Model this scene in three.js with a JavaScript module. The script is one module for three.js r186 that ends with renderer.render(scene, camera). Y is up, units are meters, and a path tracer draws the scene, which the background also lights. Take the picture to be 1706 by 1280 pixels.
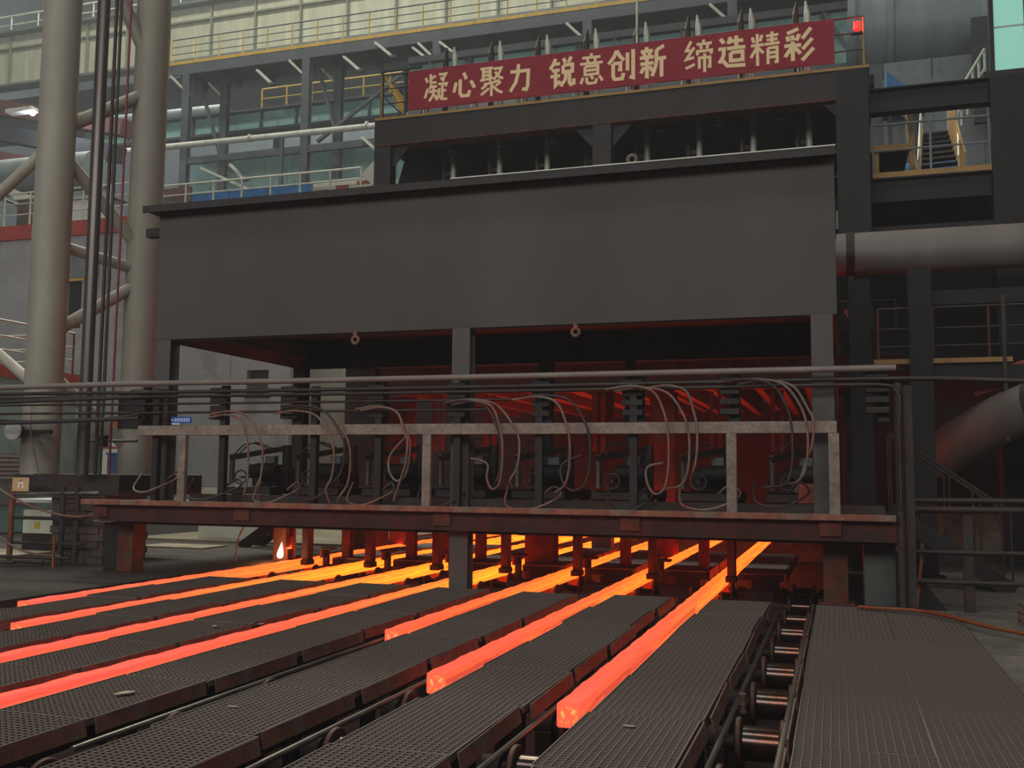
import * as THREE from 'three';
import { mergeGeometries } from 'three/addons/utils/BufferGeometryUtils.js';
import { RoundedBoxGeometry } from 'three/addons/geometries/RoundedBoxGeometry.js';
import { RectAreaLightUniformsLib } from 'three/addons/lights/RectAreaLightUniformsLib.js';

// ------------------------------------------------------------------ camera, exposure, light
// World: y up, metres. x runs along the caster (to the right), -z runs along the strands away from the viewer.
// y = 0 is the top of the floor gratings; the photographer's eye is 1.58 m above it.
const scene = new THREE.Scene();
const renderer = new THREE.WebGLRenderer({ antialias: true });
renderer.toneMapping = THREE.LinearToneMapping;
renderer.toneMappingExposure = 1.0;
renderer.shadowMap.enabled = true;
RectAreaLightUniformsLib.init();
const camera = new THREE.PerspectiveCamera(41.94, 1706 / 1280, 0.05, 300);
camera.position.set(0, 1.583, 0);
{
  const forward = new THREE.Vector3(-0.30757, 0.08997, -0.94726).normalize();
  const side = new THREE.Vector3(0.95134, 0.00942, -0.30800).normalize();
  side.addScaledVector(forward, -side.dot(forward)).normalize();
  const up = new THREE.Vector3().crossVectors(side, forward);
  camera.matrix.makeBasis(side, up, forward.clone().negate());
  camera.quaternion.setFromRotationMatrix(camera.matrix);
}
scene.background = new THREE.Color(0x05060a);
scene.fog = new THREE.FogExp2(0xc8ccd0, 0.0016);
const LIGHT = { near: 4.4, far: 29, mid: 17, front: 4.0 };

// ------------------------------------------------------------------ random, noise, textures
let seed = 20240611;
const rnd = () => { seed = (seed * 1664525 + 1013904223) >>> 0; return seed / 4294967296; };
const rr = (a, b) => a + (b - a) * rnd();
function noiseGrid(n) { const g = new Float32Array(n * n); for (let i = 0; i < n * n; i++) g[i] = rnd(); return g; }
function fbm(size, octaves, stretchX = 1, stretchY = 1) {          // tileable value noise, 0..1
  const out = new Float32Array(size * size); let amp = 1, sum = 0;
  for (const n of octaves) {
    const nx = Math.max(2, Math.round(n / stretchX)), ny = Math.max(2, Math.round(n / stretchY));
    const g = noiseGrid(Math.max(nx, ny));
    const N = Math.max(nx, ny);
    for (let y = 0; y < size; y++) {
      const fy = y / size * ny, y0 = Math.floor(fy), ty = fy - y0, sy = ty * ty * (3 - 2 * ty), a = (y0 % ny) * N, b = ((y0 + 1) % ny) * N;
      for (let x = 0; x < size; x++) {
        const fx = x / size * nx, x0 = Math.floor(fx), tx = fx - x0, sx = tx * tx * (3 - 2 * tx), c = x0 % nx, d = (x0 + 1) % nx;
        out[y * size + x] += amp * ((g[a + c] * (1 - sx) + g[a + d] * sx) * (1 - sy) + (g[b + c] * (1 - sx) + g[b + d] * sx) * sy);
      }
    }
    sum += amp; amp *= 0.6;
  }
  for (let i = 0; i < out.length; i++) out[i] /= sum;
  return out;
}
const clamp = (x, a = 0, b = 1) => Math.min(b, Math.max(a, x)), smooth = (a, b, x) => { const t = clamp((x - a) / (b - a)); return t * t * (3 - 2 * t); };
function dataTex(size, fn, srgb = true, h = size) {
  const d = new Uint8Array(size * h * 4);
  for (let y = 0; y < h; y++) for (let x = 0; x < size; x++) {
    const c = fn(x, y, y * size + x), o = (y * size + x) * 4;
    d[o] = clamp(c[0]) * 255; d[o + 1] = clamp(c[1]) * 255; d[o + 2] = clamp(c[2]) * 255; d[o + 3] = 255;
  }
  const t = new THREE.DataTexture(d, size, h, THREE.RGBAFormat);
  t.wrapS = t.wrapT = THREE.RepeatWrapping; t.magFilter = THREE.LinearFilter; t.minFilter = THREE.LinearMipmapLinearFilter; t.generateMipmaps = true;
  if (srgb) t.colorSpace = THREE.SRGBColorSpace;
  t.needsUpdate = true; return t;
}
const S = 512;
const nA = fbm(S, [4, 9, 19, 40, 90]), nB = fbm(S, [6, 13, 31, 70, 150, 256]), nStreak = fbm(S, [8, 18, 40, 90], 1, 14), nFine = fbm(S, [64, 128, 256]);
// rust: brown patches over dark steel (multiplied by the material's colour)
const T_rust = dataTex(S, (x, y, i) => { const k = smooth(0.42, 0.62, nA[i]), f = 0.72 + 0.5 * (nB[i] - 0.5) + 0.25 * (nFine[i] - 0.5); return [f * (0.80 + 0.2 * k), f * (0.78 - 0.10 * k), f * (0.76 - 0.20 * k)]; });
const T_paint = dataTex(S, (x, y, i) => { const f = 0.86 + 0.22 * (nA[i] - 0.5) + 0.12 * (nB[i] - 0.5), s = smooth(0.60, 0.72, nB[i]) * 0.10; return [f - s, f - s * 1.1, f - s * 1.25]; });
const T_streak = dataTex(S, (x, y, i) => { const f = 0.80 + 0.55 * (nStreak[i] - 0.5) + 0.18 * (nB[i] - 0.5); return [f, f * 0.985, f * 0.96]; });
const T_streakSoft = dataTex(S, (x, y, i) => { const f = 0.92 + 0.16 * (nStreak[i] - 0.5) + 0.10 * (nB[i] - 0.5); return [f, f * 0.99, f * 0.975]; });
const T_conc = dataTex(S, (x, y, i) => { const f = 0.8 + 0.4 * (nA[i] - 0.5) + 0.3 * (nFine[i] - 0.5) + 0.25 * (nB[i] - 0.5); return [f, f * 0.98, f * 0.94]; });
const T_rough = dataTex(S, (x, y, i) => { const f = 0.72 + 0.7 * (nB[i] - 0.5); return [f, f, f]; }, false);
const T_bump = dataTex(S, (x, y, i) => { const f = 0.5 + 0.8 * (nB[i] - 0.5); return [f, f, f]; }, false);
const reps = (t, s) => { const c = t.clone(); c.repeat.set(1 / s, 1 / s); c.needsUpdate = true; return c; };
const R1 = { rust: reps(T_rust, 1.1), paint: reps(T_paint, 2.6), streak: reps(T_streak, 2.2), streakSoft: reps(T_streakSoft, 3.2), hoodSoft: reps(T_streakSoft, 9), conc: reps(T_conc, 2.4), paintBig: reps(T_paint, 7), concBig: reps(T_conc, 6), rough: reps(T_rough, 0.9), bump: reps(T_bump, 0.6) };
function mat(hex, map, rough = 0.75, metal = 0, extra = {}) {
  const m = new THREE.MeshStandardMaterial({ color: hex, roughness: rough, metalness: metal, map: R1[map] || null, ...extra });
  return m;
}
const M = {
  darkSteel: mat(0x55504e, 'rust', 0.62, 0.25, { bumpMap: R1.bump, bumpScale: 0.002 }),
  blackSteel: mat(0x3a3536, 'rust', 0.6, 0.25),
  rustSteel: mat(0x8a5f4c, 'rust', 0.85, 0.1, { bumpMap: R1.bump, bumpScale: 0.003 }),
  rustPlate: mat(0x94807a, 'rust', 0.8, 0.1, { bumpMap: R1.bump, bumpScale: 0.003 }),
  coverPlate: mat(0xa8a09c, 'paint', 0.55, 0.2),
  pipeDull: mat(0x857a73, 'streakSoft', 0.6, 0.1),
  ochre: mat(0xb08544, 'paint', 0.65),
  redBrown: mat(0x7c4c42, 'paint', 0.8),
  rustGlow: mat(0x634038, 'rust', 0.8, 0.1),  // fascia rust, with the red glow of the billets mixed into the colour
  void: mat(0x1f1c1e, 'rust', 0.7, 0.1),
  edgePlate: mat(0xb8a496, 'rust', 0.8, 0.05, { bumpMap: R1.bump, bumpScale: 0.003 }),
  gasMain: mat(0x77706a, 'streakSoft', 0.6, 0.1),
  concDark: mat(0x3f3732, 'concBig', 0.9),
  grate: mat(0x665850, null, 0.6, 0.2),
  hood: mat(0x4a433c, 'hoodSoft', 0.66, 0.1),
  hoodDark: mat(0x3c3836, 'rust', 0.7, 0.15),
  frameGrey: mat(0x9c8f86, 'conc', 0.75, 0.05),
  frameDark: mat(0x53544f, 'paint', 0.6),
  hbeam: mat(0x5a524e, 'paint', 0.62, 0.15),
  pole: mat(0xa09a8c, 'streakSoft', 0.6, 0.05),
  brace: mat(0xaca698, 'streakSoft', 0.6, 0.05),
  pipeDark: mat(0x5a524e, 'rust', 0.5, 0.4),
  riser: mat(0x6c6460, 'streakSoft', 0.35, 0.6),
  pipeSteel: mat(0x9a928a, 'streak', 0.35, 0.7),
  cream: mat(0xd3d6c0, 'streakSoft', 0.7),
  greyPaint: mat(0x83898a, 'paint', 0.6),
  navy: mat(0x2a2f38, 'paint', 0.8),
  girderRib: mat(0xa9ab98, 'paint', 0.7),
  slate: mat(0x575d65, 'paint', 0.65),
  slateDark: mat(0x43464b, 'paint', 0.7),
  teal: mat(0x9ed0cc, 'paint', 0.6),
  tealPale: mat(0x8fb5b0, 'paint', 0.7),
  yellow: mat(0xd8b04a, 'paint', 0.6),
  orange: mat(0xc87a3c, 'rust', 0.7),
  white: mat(0xe4e4da, 'paint', 0.55),
  railPale: mat(0xd9dccb, 'paint', 0.5, 0.2),
  blue: mat(0x2f76b8, 'paint', 0.6),
  blueDark: mat(0x2a4a86, 'paint', 0.6),
  red: mat(0xb4483c, 'paint', 0.7),
  wallGrey: mat(0xa7a9a6, 'paintBig', 0.8),
  wallBright: mat(0xdde0cc, 'paintBig', 0.8),
  wallBrown: mat(0x8f8276, 'paintBig', 0.8),
  stained: mat(0x97979a, 'streak', 0.85),
  hall: mat(0x59606c, 'paintBig', 0.85),
  conc: mat(0x76706a, 'concBig', 0.9),
  concPale: mat(0xb3ac98, 'conc', 0.9),
  pit: mat(0x2e2828, 'conc', 0.9),
  brick: mat(0x5f5049, 'conc', 0.9),
  rubber: mat(0x2a2726, null, 0.6),
  hose: mat(0xb5a498, 'rust', 0.55),
  hoseDark: mat(0x54494a, 'rust', 0.55),
  hoseRed: mat(0x6e2430, null, 0.5),
  cable: mat(0x2f2a28, null, 0.6),
  black: mat(0x101012, null, 0.7),
  duct: mat(0x8d989c, 'streakSoft', 0.5, 0.15),
  drum: mat(0x8e8a88, 'rust', 0.24, 0.9, { roughnessMap: R1.rough }),
  flange: mat(0x6b5a50, 'rust', 0.6, 0.4),
  lug: mat(0x9a9288, 'rust', 0.6, 0.2),
};

// ------------------------------------------------------------------ geometry helpers
const V = (x, y, z) => new THREE.Vector3(x, y, z);
function uvBox(g) {                                                  // uv in metres from the dominant axis of each face
  if (g.index) g = g.toNonIndexed();
  const p = g.attributes.position, n = g.attributes.normal, uv = new Float32Array(p.count * 2);
  for (let i = 0; i < p.count; i += 3) {
    let ax = 0, ay = 0, az = 0;
    for (let k = 0; k < 3; k++) { ax += Math.abs(n.getX(i + k)); ay += Math.abs(n.getY(i + k)); az += Math.abs(n.getZ(i + k)); }
    for (let k = 0; k < 3; k++) {
      const x = p.getX(i + k), y = p.getY(i + k), z = p.getZ(i + k), o = (i + k) * 2;
      if (ay >= ax && ay >= az) { uv[o] = x; uv[o + 1] = z; } else if (ax >= az) { uv[o] = z + 0.37; uv[o + 1] = y; } else { uv[o] = x; uv[o + 1] = y; }
    }
  }
  g.setAttribute('uv', new THREE.BufferAttribute(uv, 2)); g.deleteAttribute('uv1'); g.deleteAttribute('uv2');
  return g;
}
const merge = (list) => mergeGeometries(list.map((g) => { g = g.index ? g.toNonIndexed() : g; for (const k of Object.keys(g.attributes)) if (!['position', 'normal', 'uv'].includes(k)) g.deleteAttribute(k); g.morphAttributes = {}; return g; }));
function bx(x0, x1, y0, y1, z0, z1, r = 0) {                          // a box by its limits, edges rounded by r
  const w = Math.abs(x1 - x0), h = Math.abs(y1 - y0), d = Math.abs(z1 - z0);
  const g = r > 0 ? new RoundedBoxGeometry(w, h, d, 1, Math.min(r, w / 2.1, h / 2.1, d / 2.1)) : new THREE.BoxGeometry(w, h, d);
  return g.translate((x0 + x1) / 2, (y0 + y1) / 2, (z0 + z1) / 2);
}
function aim(g, a, b) {                                               // turns a geometry along +y, centred, to lie from a to b
  const d = b.clone().sub(a), q = new THREE.Quaternion().setFromUnitVectors(V(0, 1, 0), d.clone().normalize());
  return g.applyQuaternion(q).translate((a.x + b.x) / 2, (a.y + b.y) / 2, (a.z + b.z) / 2);
}
const rod = (a, b, r, seg = 10, r2 = r) => aim(new THREE.CylinderGeometry(r2, r, a.distanceTo(b), seg, 1), a, b);
const bar = (a, b, w, d = w) => {                                     // rectangular bar from a to b; w across, d upright for level bars
  const len = a.distanceTo(b), dir = b.clone().sub(a).normalize(), g = new THREE.BoxGeometry(w, len, d);
  const ref = Math.abs(dir.y) > 0.95 ? V(0, 0, 1) : V(0, 1, 0), x = V(0, 0, 0).crossVectors(dir, ref).normalize(), z = V(0, 0, 0).crossVectors(x, dir);
  return g.applyMatrix4(new THREE.Matrix4().makeBasis(x, dir, z)).translate((a.x + b.x) / 2, (a.y + b.y) / 2, (a.z + b.z) / 2);
};
function hBeam(a, b, w, h, t = 0.02) {                                // rolled H section from a to b: flanges w wide, h apart
  const s = new THREE.Shape(), W = w / 2, H = h / 2, k = t * 0.6;
  [[-W, -H], [W, -H], [W, -H + t], [k, -H + t], [k, H - t], [W, H - t], [W, H], [-W, H], [-W, H - t], [-k, H - t], [-k, -H + t], [-W, -H + t]].forEach(([x, y], i) => (i ? s.lineTo(x, y) : s.moveTo(x, y)));
  s.closePath();
  const len = a.distanceTo(b), dir = b.clone().sub(a).normalize(), g = new THREE.ExtrudeGeometry(s, { depth: len, bevelEnabled: false });
  const ref = Math.abs(dir.y) > 0.95 ? V(0, 0, -1) : V(0, 1, 0), x = V(0, 0, 0).crossVectors(ref, dir).normalize(), y = V(0, 0, 0).crossVectors(dir, x);
  return g.applyMatrix4(new THREE.Matrix4().makeBasis(x, y, dir)).translate(a.x, a.y, a.z);
}
const tube = (pts, r, n = 40, seg = 7) => new THREE.TubeGeometry(new THREE.CatmullRomCurve3(pts.map((p) => V(...p))), n, r, seg);
function ring(R, r, x, y, z, axis = 'z') { const g = new THREE.TorusGeometry(R, r, 8, 20); if (axis === 'x') g.rotateY(Math.PI / 2); return g.translate(x, y, z); }

// ------------------------------------------------------------------ scene helpers
const used = new Map(), origin = new WeakMap();
function numbered(n) { const k = used.get(n) || 0; used.set(n, k + 1); return k ? `${n}_${String(k).padStart(3, '0')}` : n; }
function finish(m) { m.castShadow = m.receiveShadow = true; return m; }
function tag(o, label, category, group) { o.userData.label = label; o.userData.category = category; if (group) o.userData.group = group; return o; }
function thing(name, label, category, at = [0, 0, 0], group) {
  const o = new THREE.Group(); o.name = numbered(name); o.position.set(...at); origin.set(o, V(...at)); scene.add(o);
  return tag(o, label, category, group);
}
function part(parent, name, geo, m, label) {
  const g = uvBox(geo), at = origin.get(parent);
  g.translate(-at.x, -at.y, -at.z);
  const o = finish(new THREE.Mesh(g, m)); o.name = name; parent.add(o); origin.set(o, at);
  if (label) o.userData.label = label;
  return o;
}
function solo(name, label, category, geo, m, group) {
  const g = uvBox(geo); g.computeBoundingBox();
  const b = g.boundingBox, at = V((b.min.x + b.max.x) / 2, b.min.y, (b.min.z + b.max.z) / 2);
  g.translate(-at.x, -at.y, -at.z);
  const o = finish(new THREE.Mesh(g, m)); o.name = numbered(name); o.position.copy(at); scene.add(o); origin.set(o, at);
  return tag(o, label, category, group);
}
function struct(name, geo, m) { const o = finish(new THREE.Mesh(uvBox(geo), m)); o.name = name; o.userData.kind = 'structure'; scene.add(o); origin.set(o, V(0, 0, 0)); return o; }
function copy(src, at, label) { const o = src.clone(); o.name = numbered(src.name.replace(/_\d{3}$/, '')); o.position.set(...at); scene.add(o); if (label) o.userData.label = label; return o; }
// a straight guard rail from a to b: posts every `gap`, rails at the given heights
function railing(name, label, a, b, heights, gap, r, m, mPost = m, group, toe) {
  const t = thing(name, label, 'railing', [(a.x + b.x) / 2, Math.min(a.y, b.y), (a.z + b.z) / 2], group), n = Math.max(1, Math.round(a.distanceTo(b) / gap)), top = Math.max(...heights);
  heights.forEach((h) => part(t, h === top ? 'top_rail' : 'mid_rail', rod(V(a.x, a.y + h, a.z), V(b.x, b.y + h, b.z), h === top ? r : r * 0.75, 8), m));
  for (let i = 0; i <= n; i++) { const p = a.clone().lerp(b, i / n); part(t, 'post', rod(p, V(p.x, p.y + top, p.z), r, 8), mPost); }
  if (toe) part(t, 'toe_board', bar(V(a.x, a.y + toe / 2, a.z), V(b.x, b.y + toe / 2, b.z), 0.012, toe), mPost);
  return t;
}
// a flight of steps from low a to high b (centre line), w wide across `across`
function stairs(name, label, a, b, w, n, m, mTread, mRail, railTop = 1.0) {
  const t = thing(name, label, 'stairs', [a.x, a.y, a.z]), d = b.clone().sub(a), flat = V(d.x, 0, d.z).normalize(), across = V(-flat.z, 0, flat.x);
  for (const s of [-1, 1]) {
    const o = across.clone().multiplyScalar(s * w / 2), p = a.clone().add(o), q = b.clone().add(o);
    part(t, 'stringer', bar(p, q, 0.05, 0.24), m);
    part(t, 'hand_rail', rod(V(p.x, p.y + railTop, p.z), V(q.x, q.y + railTop, q.z), 0.024, 8), mRail);
    for (let i = 0; i <= 4; i++) { const k = p.clone().lerp(q, i / 4); part(t, 'baluster', rod(k, V(k.x, k.y + railTop, k.z), 0.018, 6), mRail); }
  }
  const rise = d.y / n, run = Math.hypot(d.x, d.z) / n;
  for (let i = 1; i <= n; i++) {
    const c = a.clone().addScaledVector(d, i / n), g = new THREE.BoxGeometry(w - 0.06, 0.035, run * 0.95);
    g.rotateY(Math.atan2(flat.x, flat.z)); g.translate(c.x, c.y - rise * 0.2, c.z); part(t, 'tread', g, mTread);
  }
  return t;
}

// ------------------------------------------------------------------ hall and daylight
const ORD = ['first', 'second', 'third', 'fourth', 'fifth', 'sixth', 'seventh', 'eighth', 'ninth', 'tenth', 'eleventh', 'twelfth'];
const PIT = [-9.85, 1.25, -30.5, -2.2];                                 // x0, x1, z far, z near: the channel the strands run in
struct('floor', merge([
  bx(PIT[1], 30, -0.95, -0.03, -72, 18),
  bx(PIT[0], PIT[1], -0.95, -0.03, -72, PIT[2]), bx(PIT[0], PIT[1], -0.95, -0.03, PIT[3], 18),
]), M.conc);
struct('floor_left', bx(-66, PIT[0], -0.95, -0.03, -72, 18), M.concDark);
struct('floor_right', bx(-0.22, PIT[1], -0.95, -0.03, PIT[2], -13.42), M.pit);
struct('pit_floor', bx(PIT[0], PIT[1], -1.2, -0.85, PIT[2], PIT[3]), M.pit);
struct('wall_back', bx(-66, 30, -0.95, 46, -73, -72), M.hall);
struct('wall_left', bx(-67, -66, -0.95, 46, -73, 19), M.hall);
struct('wall_right', bx(30, 31, -0.95, 46, -73, 19), M.hall);
struct('wall_front', bx(-66, 30, -0.95, 46, 18, 19), M.hall);
struct('ceiling', bx(-67, 31, 46, 46.6, -73, 19), M.hall);
// roof lights: long translucent skylight strips
function skylight(x, y, z, w, d, k, color, label) {
  const t = thing('skylight', label, 'skylight', [x, y, z]);
  part(t, 'frame', merge([bx(x - w / 2 - 0.2, x - w / 2, y, y + 0.3, z - d / 2, z + d / 2), bx(x + w / 2, x + w / 2 + 0.2, y, y + 0.3, z - d / 2, z + d / 2)]), M.slate);
  part(t, 'lit_panel', bx(x - w / 2, x + w / 2, y + 0.05, y + 0.12, z - d / 2, z + d / 2), new THREE.MeshStandardMaterial({ color: 0xbfc4c4, emissive: color, emissiveIntensity: 0.9, roughness: 0.6 }));
  const l = new THREE.RectAreaLight(color, k, w, d); l.position.set(x, y - 0.02, z); l.lookAt(x, y - 10, z); l.castShadow = true; scene.add(l);
}
skylight(-32, 45.6, -52, 44, 9, LIGHT.far, 0xe6ecda, 'long translucent skylight over the far crane girders');
skylight(-24, 45.6, -30, 34, 6, LIGHT.mid, 0xf0ecdc, 'long translucent skylight over the middle bay');
skylight(-6, 45.6, 6, 40, 10, LIGHT.near, 0xf2f0ec, 'long translucent skylight over the cooling bed');

{
  const t = thing('added_light_band', 'added glowing band on the end wall behind the viewer, lighting the hood', 'window', [-10, 11, 17.9]);  // no known window here: glowing band added to light the upright faces
  part(t, 'frame', merge([bx(-38, 18, 10.8, 11, 17.8, 18), bx(-38, 18, 20, 20.2, 17.8, 18)]), M.slate);
  part(t, 'lit_panel', bx(-38, 18, 11, 20, 17.9, 17.96), new THREE.MeshStandardMaterial({ color: 0xbfc4c4, emissive: 0xeef0f0, emissiveIntensity: 0.9, roughness: 0.6 }));
  for (let x = -34; x < 18; x += 4) part(t, 'mullion', bx(x - 0.06, x + 0.06, 11, 20, 17.8, 17.9), M.slate);
  const l = new THREE.RectAreaLight(0xf0f0ee, LIGHT.front, 56, 9); l.position.set(-10, 15.5, 17.75); l.lookAt(-10, 15.5, 0); l.castShadow = true; scene.add(l);
}

// ------------------------------------------------------------------ glowing billets
const SX = (k) => -1.79 - 1.25 * k;                                     // centre line of strand k; k = 0 is the rightmost billet, k = -1 the empty strand
const STRAND = ['first', 'second', 'third', 'fourth', 'fifth', 'sixth', 'seventh'];
const heat = (z) => smooth(-6.5, -17.5, z);                             // the metal is hotter where it has just come out of the torch
const GL = 24;                                                          // metres covered by the glow map, counted from z = -2 backwards
function glowTex(shift, pink) {
  return dataTex(1024, (x, y, i) => {
    const z = -2 - x / 1024 * GL, h = clamp(heat(z) + shift * 0.6), j = ((y * 8) % S) * S + (x % S), n = nStreak[((x >> 1) % S) * S + (y * 8) % S], q = nB[j];
    const fv = (y / 64 * 4) % 1, line = Math.max(...[0.12, 0.3, 0.62, 0.86].map((c) => 1 - smooth(0.0, 0.05, Math.abs(fv - c - 0.04 * (nA[(x >> 2) % S] - 0.5))))), dash = line * smooth(0.46, 0.58, nB[(((y >> 3) * 37 + 11) % S) * S + (x >> 1) % S]);
    const crack = clamp(smooth(0.62, 0.70, n) * smooth(0.5, 0.62, q) + 0.8 * dash), m = 1.0 + 1.5 * (n - 0.5) + 0.7 * (q - 0.5);
    const g = (0.102 + (0.24 + shift * 1.6) * Math.pow(h, 2.0)) * m * (1 - 0.6 * crack), r = (1.15 + 0.3 * h + 3 * smooth(0.72, 1, h)) * (1 - 0.35 * crack), b = (pink + (0.018 - pink) * h) * (1 - 0.3 * crack);
    const e = (v) => Math.pow(clamp(v / 4.5), 1 / 2.2);
    return [e(r), e(g), e(b)];
  }, true, 64);
}
const glow = [glowTex(0, 0.036), glowTex(0.1, 0.05), glowTex(-0.02, 0.075)].map((t) => { t.wrapS = THREE.ClampToEdgeWrapping; return new THREE.MeshStandardMaterial({ color: 0x3a2420, roughness: 0.9, emissive: 0xffffff, emissiveMap: t, emissiveIntensity: 4.5 }); });
const T_cut = dataTex(128, (x, y, i) => { const n = nB[(y * 3 % S) * S + x * 3 % S], d = Math.max(Math.abs(x - 64), Math.abs(y - 64)) / 64, k = smooth(0.52, 0.66, n) * (1 - smooth(0.55, 0.85, d)); const e = (v) => Math.pow(clamp(v / 1.4), 1 / 2.2); return [e(1.0), e(0.13 + 0.34 * k), e(0.05 + 0.06 * k)]; });
const cutGlow = new THREE.MeshStandardMaterial({ color: 0x3a2420, roughness: 0.9, emissive: 0xffffff, emissiveMap: T_cut, emissiveIntensity: 1.4 });
const B = 0.165, BY = -0.145;                                           // section of a billet and the height of its underside
function billet(k, zNear, zFar, m, label) {
  const x = SX(k), t = thing('steel_billet', label, 'billet', [x, BY, zNear], 'glowing billets on the roller tables');
  const h = B / 2, r = 0.018, ringPts = [], N = 5;
  for (const [cx, cy, a0] of [[h - r, h - r, 0], [-h + r, h - r, 1], [-h + r, -h + r, 2], [h - r, -h + r, 3]]) for (let i = 0; i < N; i++) { const a = (a0 + i / (N - 1)) * Math.PI / 2; ringPts.push([cx + r * Math.cos(a), cy + r * Math.sin(a)]); }
  const arc = [0]; for (let i = 0; i < ringPts.length; i++) { const [ax, ay] = ringPts[i], [qx, qy] = ringPts[(i + 1) % ringPts.length]; arc.push(arc[i] + Math.hypot(qx - ax, qy - ay)); }
  const n = Math.ceil((zNear - zFar) / 0.12), P = [], U = [], I = [], c = ringPts.length;
  for (let j = 0; j <= n; j++) {
    const z = -(zNear - zFar) * j / n, wz = zNear + z, wob = 0.0025 * Math.sin(wz * 9 + k) + 0.0015 * Math.sin(wz * 23 + 2 * k);
    for (let i = 0; i <= c; i++) { const [px, py] = ringPts[i % c]; P.push(px * (1 + wob * 8), py * (1 + wob * 6) + h + wob, z); U.push((-2 - wz) / GL, arc[i] / arc[c]); }
  }
  for (let j = 0; j < n; j++) for (let i = 0; i < c; i++) { const a = j * (c + 1) + i, b = a + 1, d = a + c + 1, e = d + 1; I.push(a, b, d, b, e, d); }
  const g = new THREE.BufferGeometry(); g.setAttribute('position', new THREE.Float32BufferAttribute(P, 3)); g.setAttribute('uv', new THREE.Float32BufferAttribute(U, 2)); g.setIndex(I); g.computeVertexNormals();
  const o = finish(new THREE.Mesh(g, m)); o.name = 'glowing_bar'; t.add(o);
  const s = new THREE.Shape(); ringPts.forEach(([px, py], i) => (i ? s.lineTo(px, py) : s.moveTo(px, py)));
  const eg = new THREE.ExtrudeGeometry(s, { depth: 0.006, bevelEnabled: false }), p = eg.attributes.position, uv = eg.attributes.uv;
  for (let i = 0; i < p.count; i++) uv.setXY(i, p.getX(i) / B + 0.5, p.getY(i) / B + 0.5);
  eg.translate(0, h, 0);
  const e = finish(new THREE.Mesh(eg, cutGlow)); e.name = 'cut_end_glow'; e.userData.label = 'flame-cut end with yellow blotches'; t.add(e);
  // the light the hot bar throws upwards and to its side
  for (const [z0, z1, k] of [[zNear, -15, 0.12], [-15, zFar, 9]]) {
    const l = new THREE.RectAreaLight(0xff2a12, k, B, z0 - z1); l.position.set(x, BY + B + 0.012, (z0 + z1) / 2); l.lookAt(x, 10, (z0 + z1) / 2); l.castShadow = true; scene.add(l);
  }
}
billet(0, -6.84, -29.6, glow[0], 'glowing orange billet nearest the bare rollers, rightmost of the seven hot bars');
billet(1, -7.51, -29.6, glow[0], 'second glowing billet from the right, mottled yellow cut end towards the viewer');
billet(2, -9.4, -29.6, glow[0], 'third glowing billet from the right, its end stopping short in mid floor');
billet(3, -4.2, -29.6, glow[1], 'fourth glowing billet from the right, running out past the left edge');
billet(4, -4.2, -29.6, glow[1], 'third glowing billet from the left, running out past the left edge');
billet(5, -8.4, -29.6, glow[1], 'second glowing billet from the left, small bright spot on its end');
billet(6, -9.78, -29.6, glow[2], 'leftmost glowing billet beside the dark floor, pinkish red end');

// ------------------------------------------------------------------ gratings between the strands
const barsOf = new Map();
function gratingBars(w, d, pitch) {                                     // bearing bars along z, cross bars along x, as one piece of welded mesh
  const key = [w, d, pitch].join();
  if (!barsOf.has(key)) {
    const list = [], n = Math.round(w / pitch), m = Math.round(d / pitch);
    for (let i = 0; i <= n; i++) { const x = -w / 2 + w * i / n; list.push(bx(x - 0.0025, x + 0.0025, -0.028, 0, -d / 2, d / 2)); }
    for (let j = 0; j <= m; j++) { const z = -d / 2 + d * j / m; list.push(bx(-w / 2, w / 2, -0.018, -0.001, z - 0.0025, z + 0.0025)); }
    barsOf.set(key, uvBox(merge(list)));
  }
  return barsOf.get(key);
}
function gratingPanel(name, label, x0, x1, z0, z1, y, group, plate, pitch = 0.048) {
  const w = Math.round((x1 - x0) * 100) / 100, d = Math.round(Math.abs(z1 - z0) * 100) / 100, cx = (x0 + x1) / 2, cz = (z0 + z1) / 2;
  const t = thing(name, label, 'grating', [cx, y, cz], group);
  const bars = finish(new THREE.Mesh(gratingBars(w, d, pitch), M.grate)); bars.name = 'grating_bars'; bars.userData.kind = 'stuff'; t.add(bars);
  t.rotation.set(rr(-0.004, 0.004), rr(-0.006, 0.006), rr(-0.006, 0.006));
  for (const s of [-1, 1]) { const g = uvBox(bx(s * w / 2 - 0.004, s * w / 2 + 0.004, -0.045, 0.003, -d / 2, d / 2)); const o = finish(new THREE.Mesh(g, M.grate)); o.name = 'edge_bar'; t.add(o); }
  if (plate) {                                                          // the splash plate hung along the right edge, a little askew
    const g = uvBox(bx(-0.006, 0.006, -0.095, 0.01, -d / 2 + 0.05, d / 2 - 0.05).rotateZ(rr(0.08, 0.22)).rotateY(rr(-0.015, 0.015)).translate(w / 2 + 0.035, 0, 0));
    const o = finish(new THREE.Mesh(g, M.rustPlate)); o.name = 'splash_plate'; o.userData.label = 'rusty splash plate'; t.add(o);
  }
  return t;
}
const firstZ = [-5.2, -4.3, -4.0, -5.0, -6.2, -7.6, -8.8], PL = 1.31;
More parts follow.
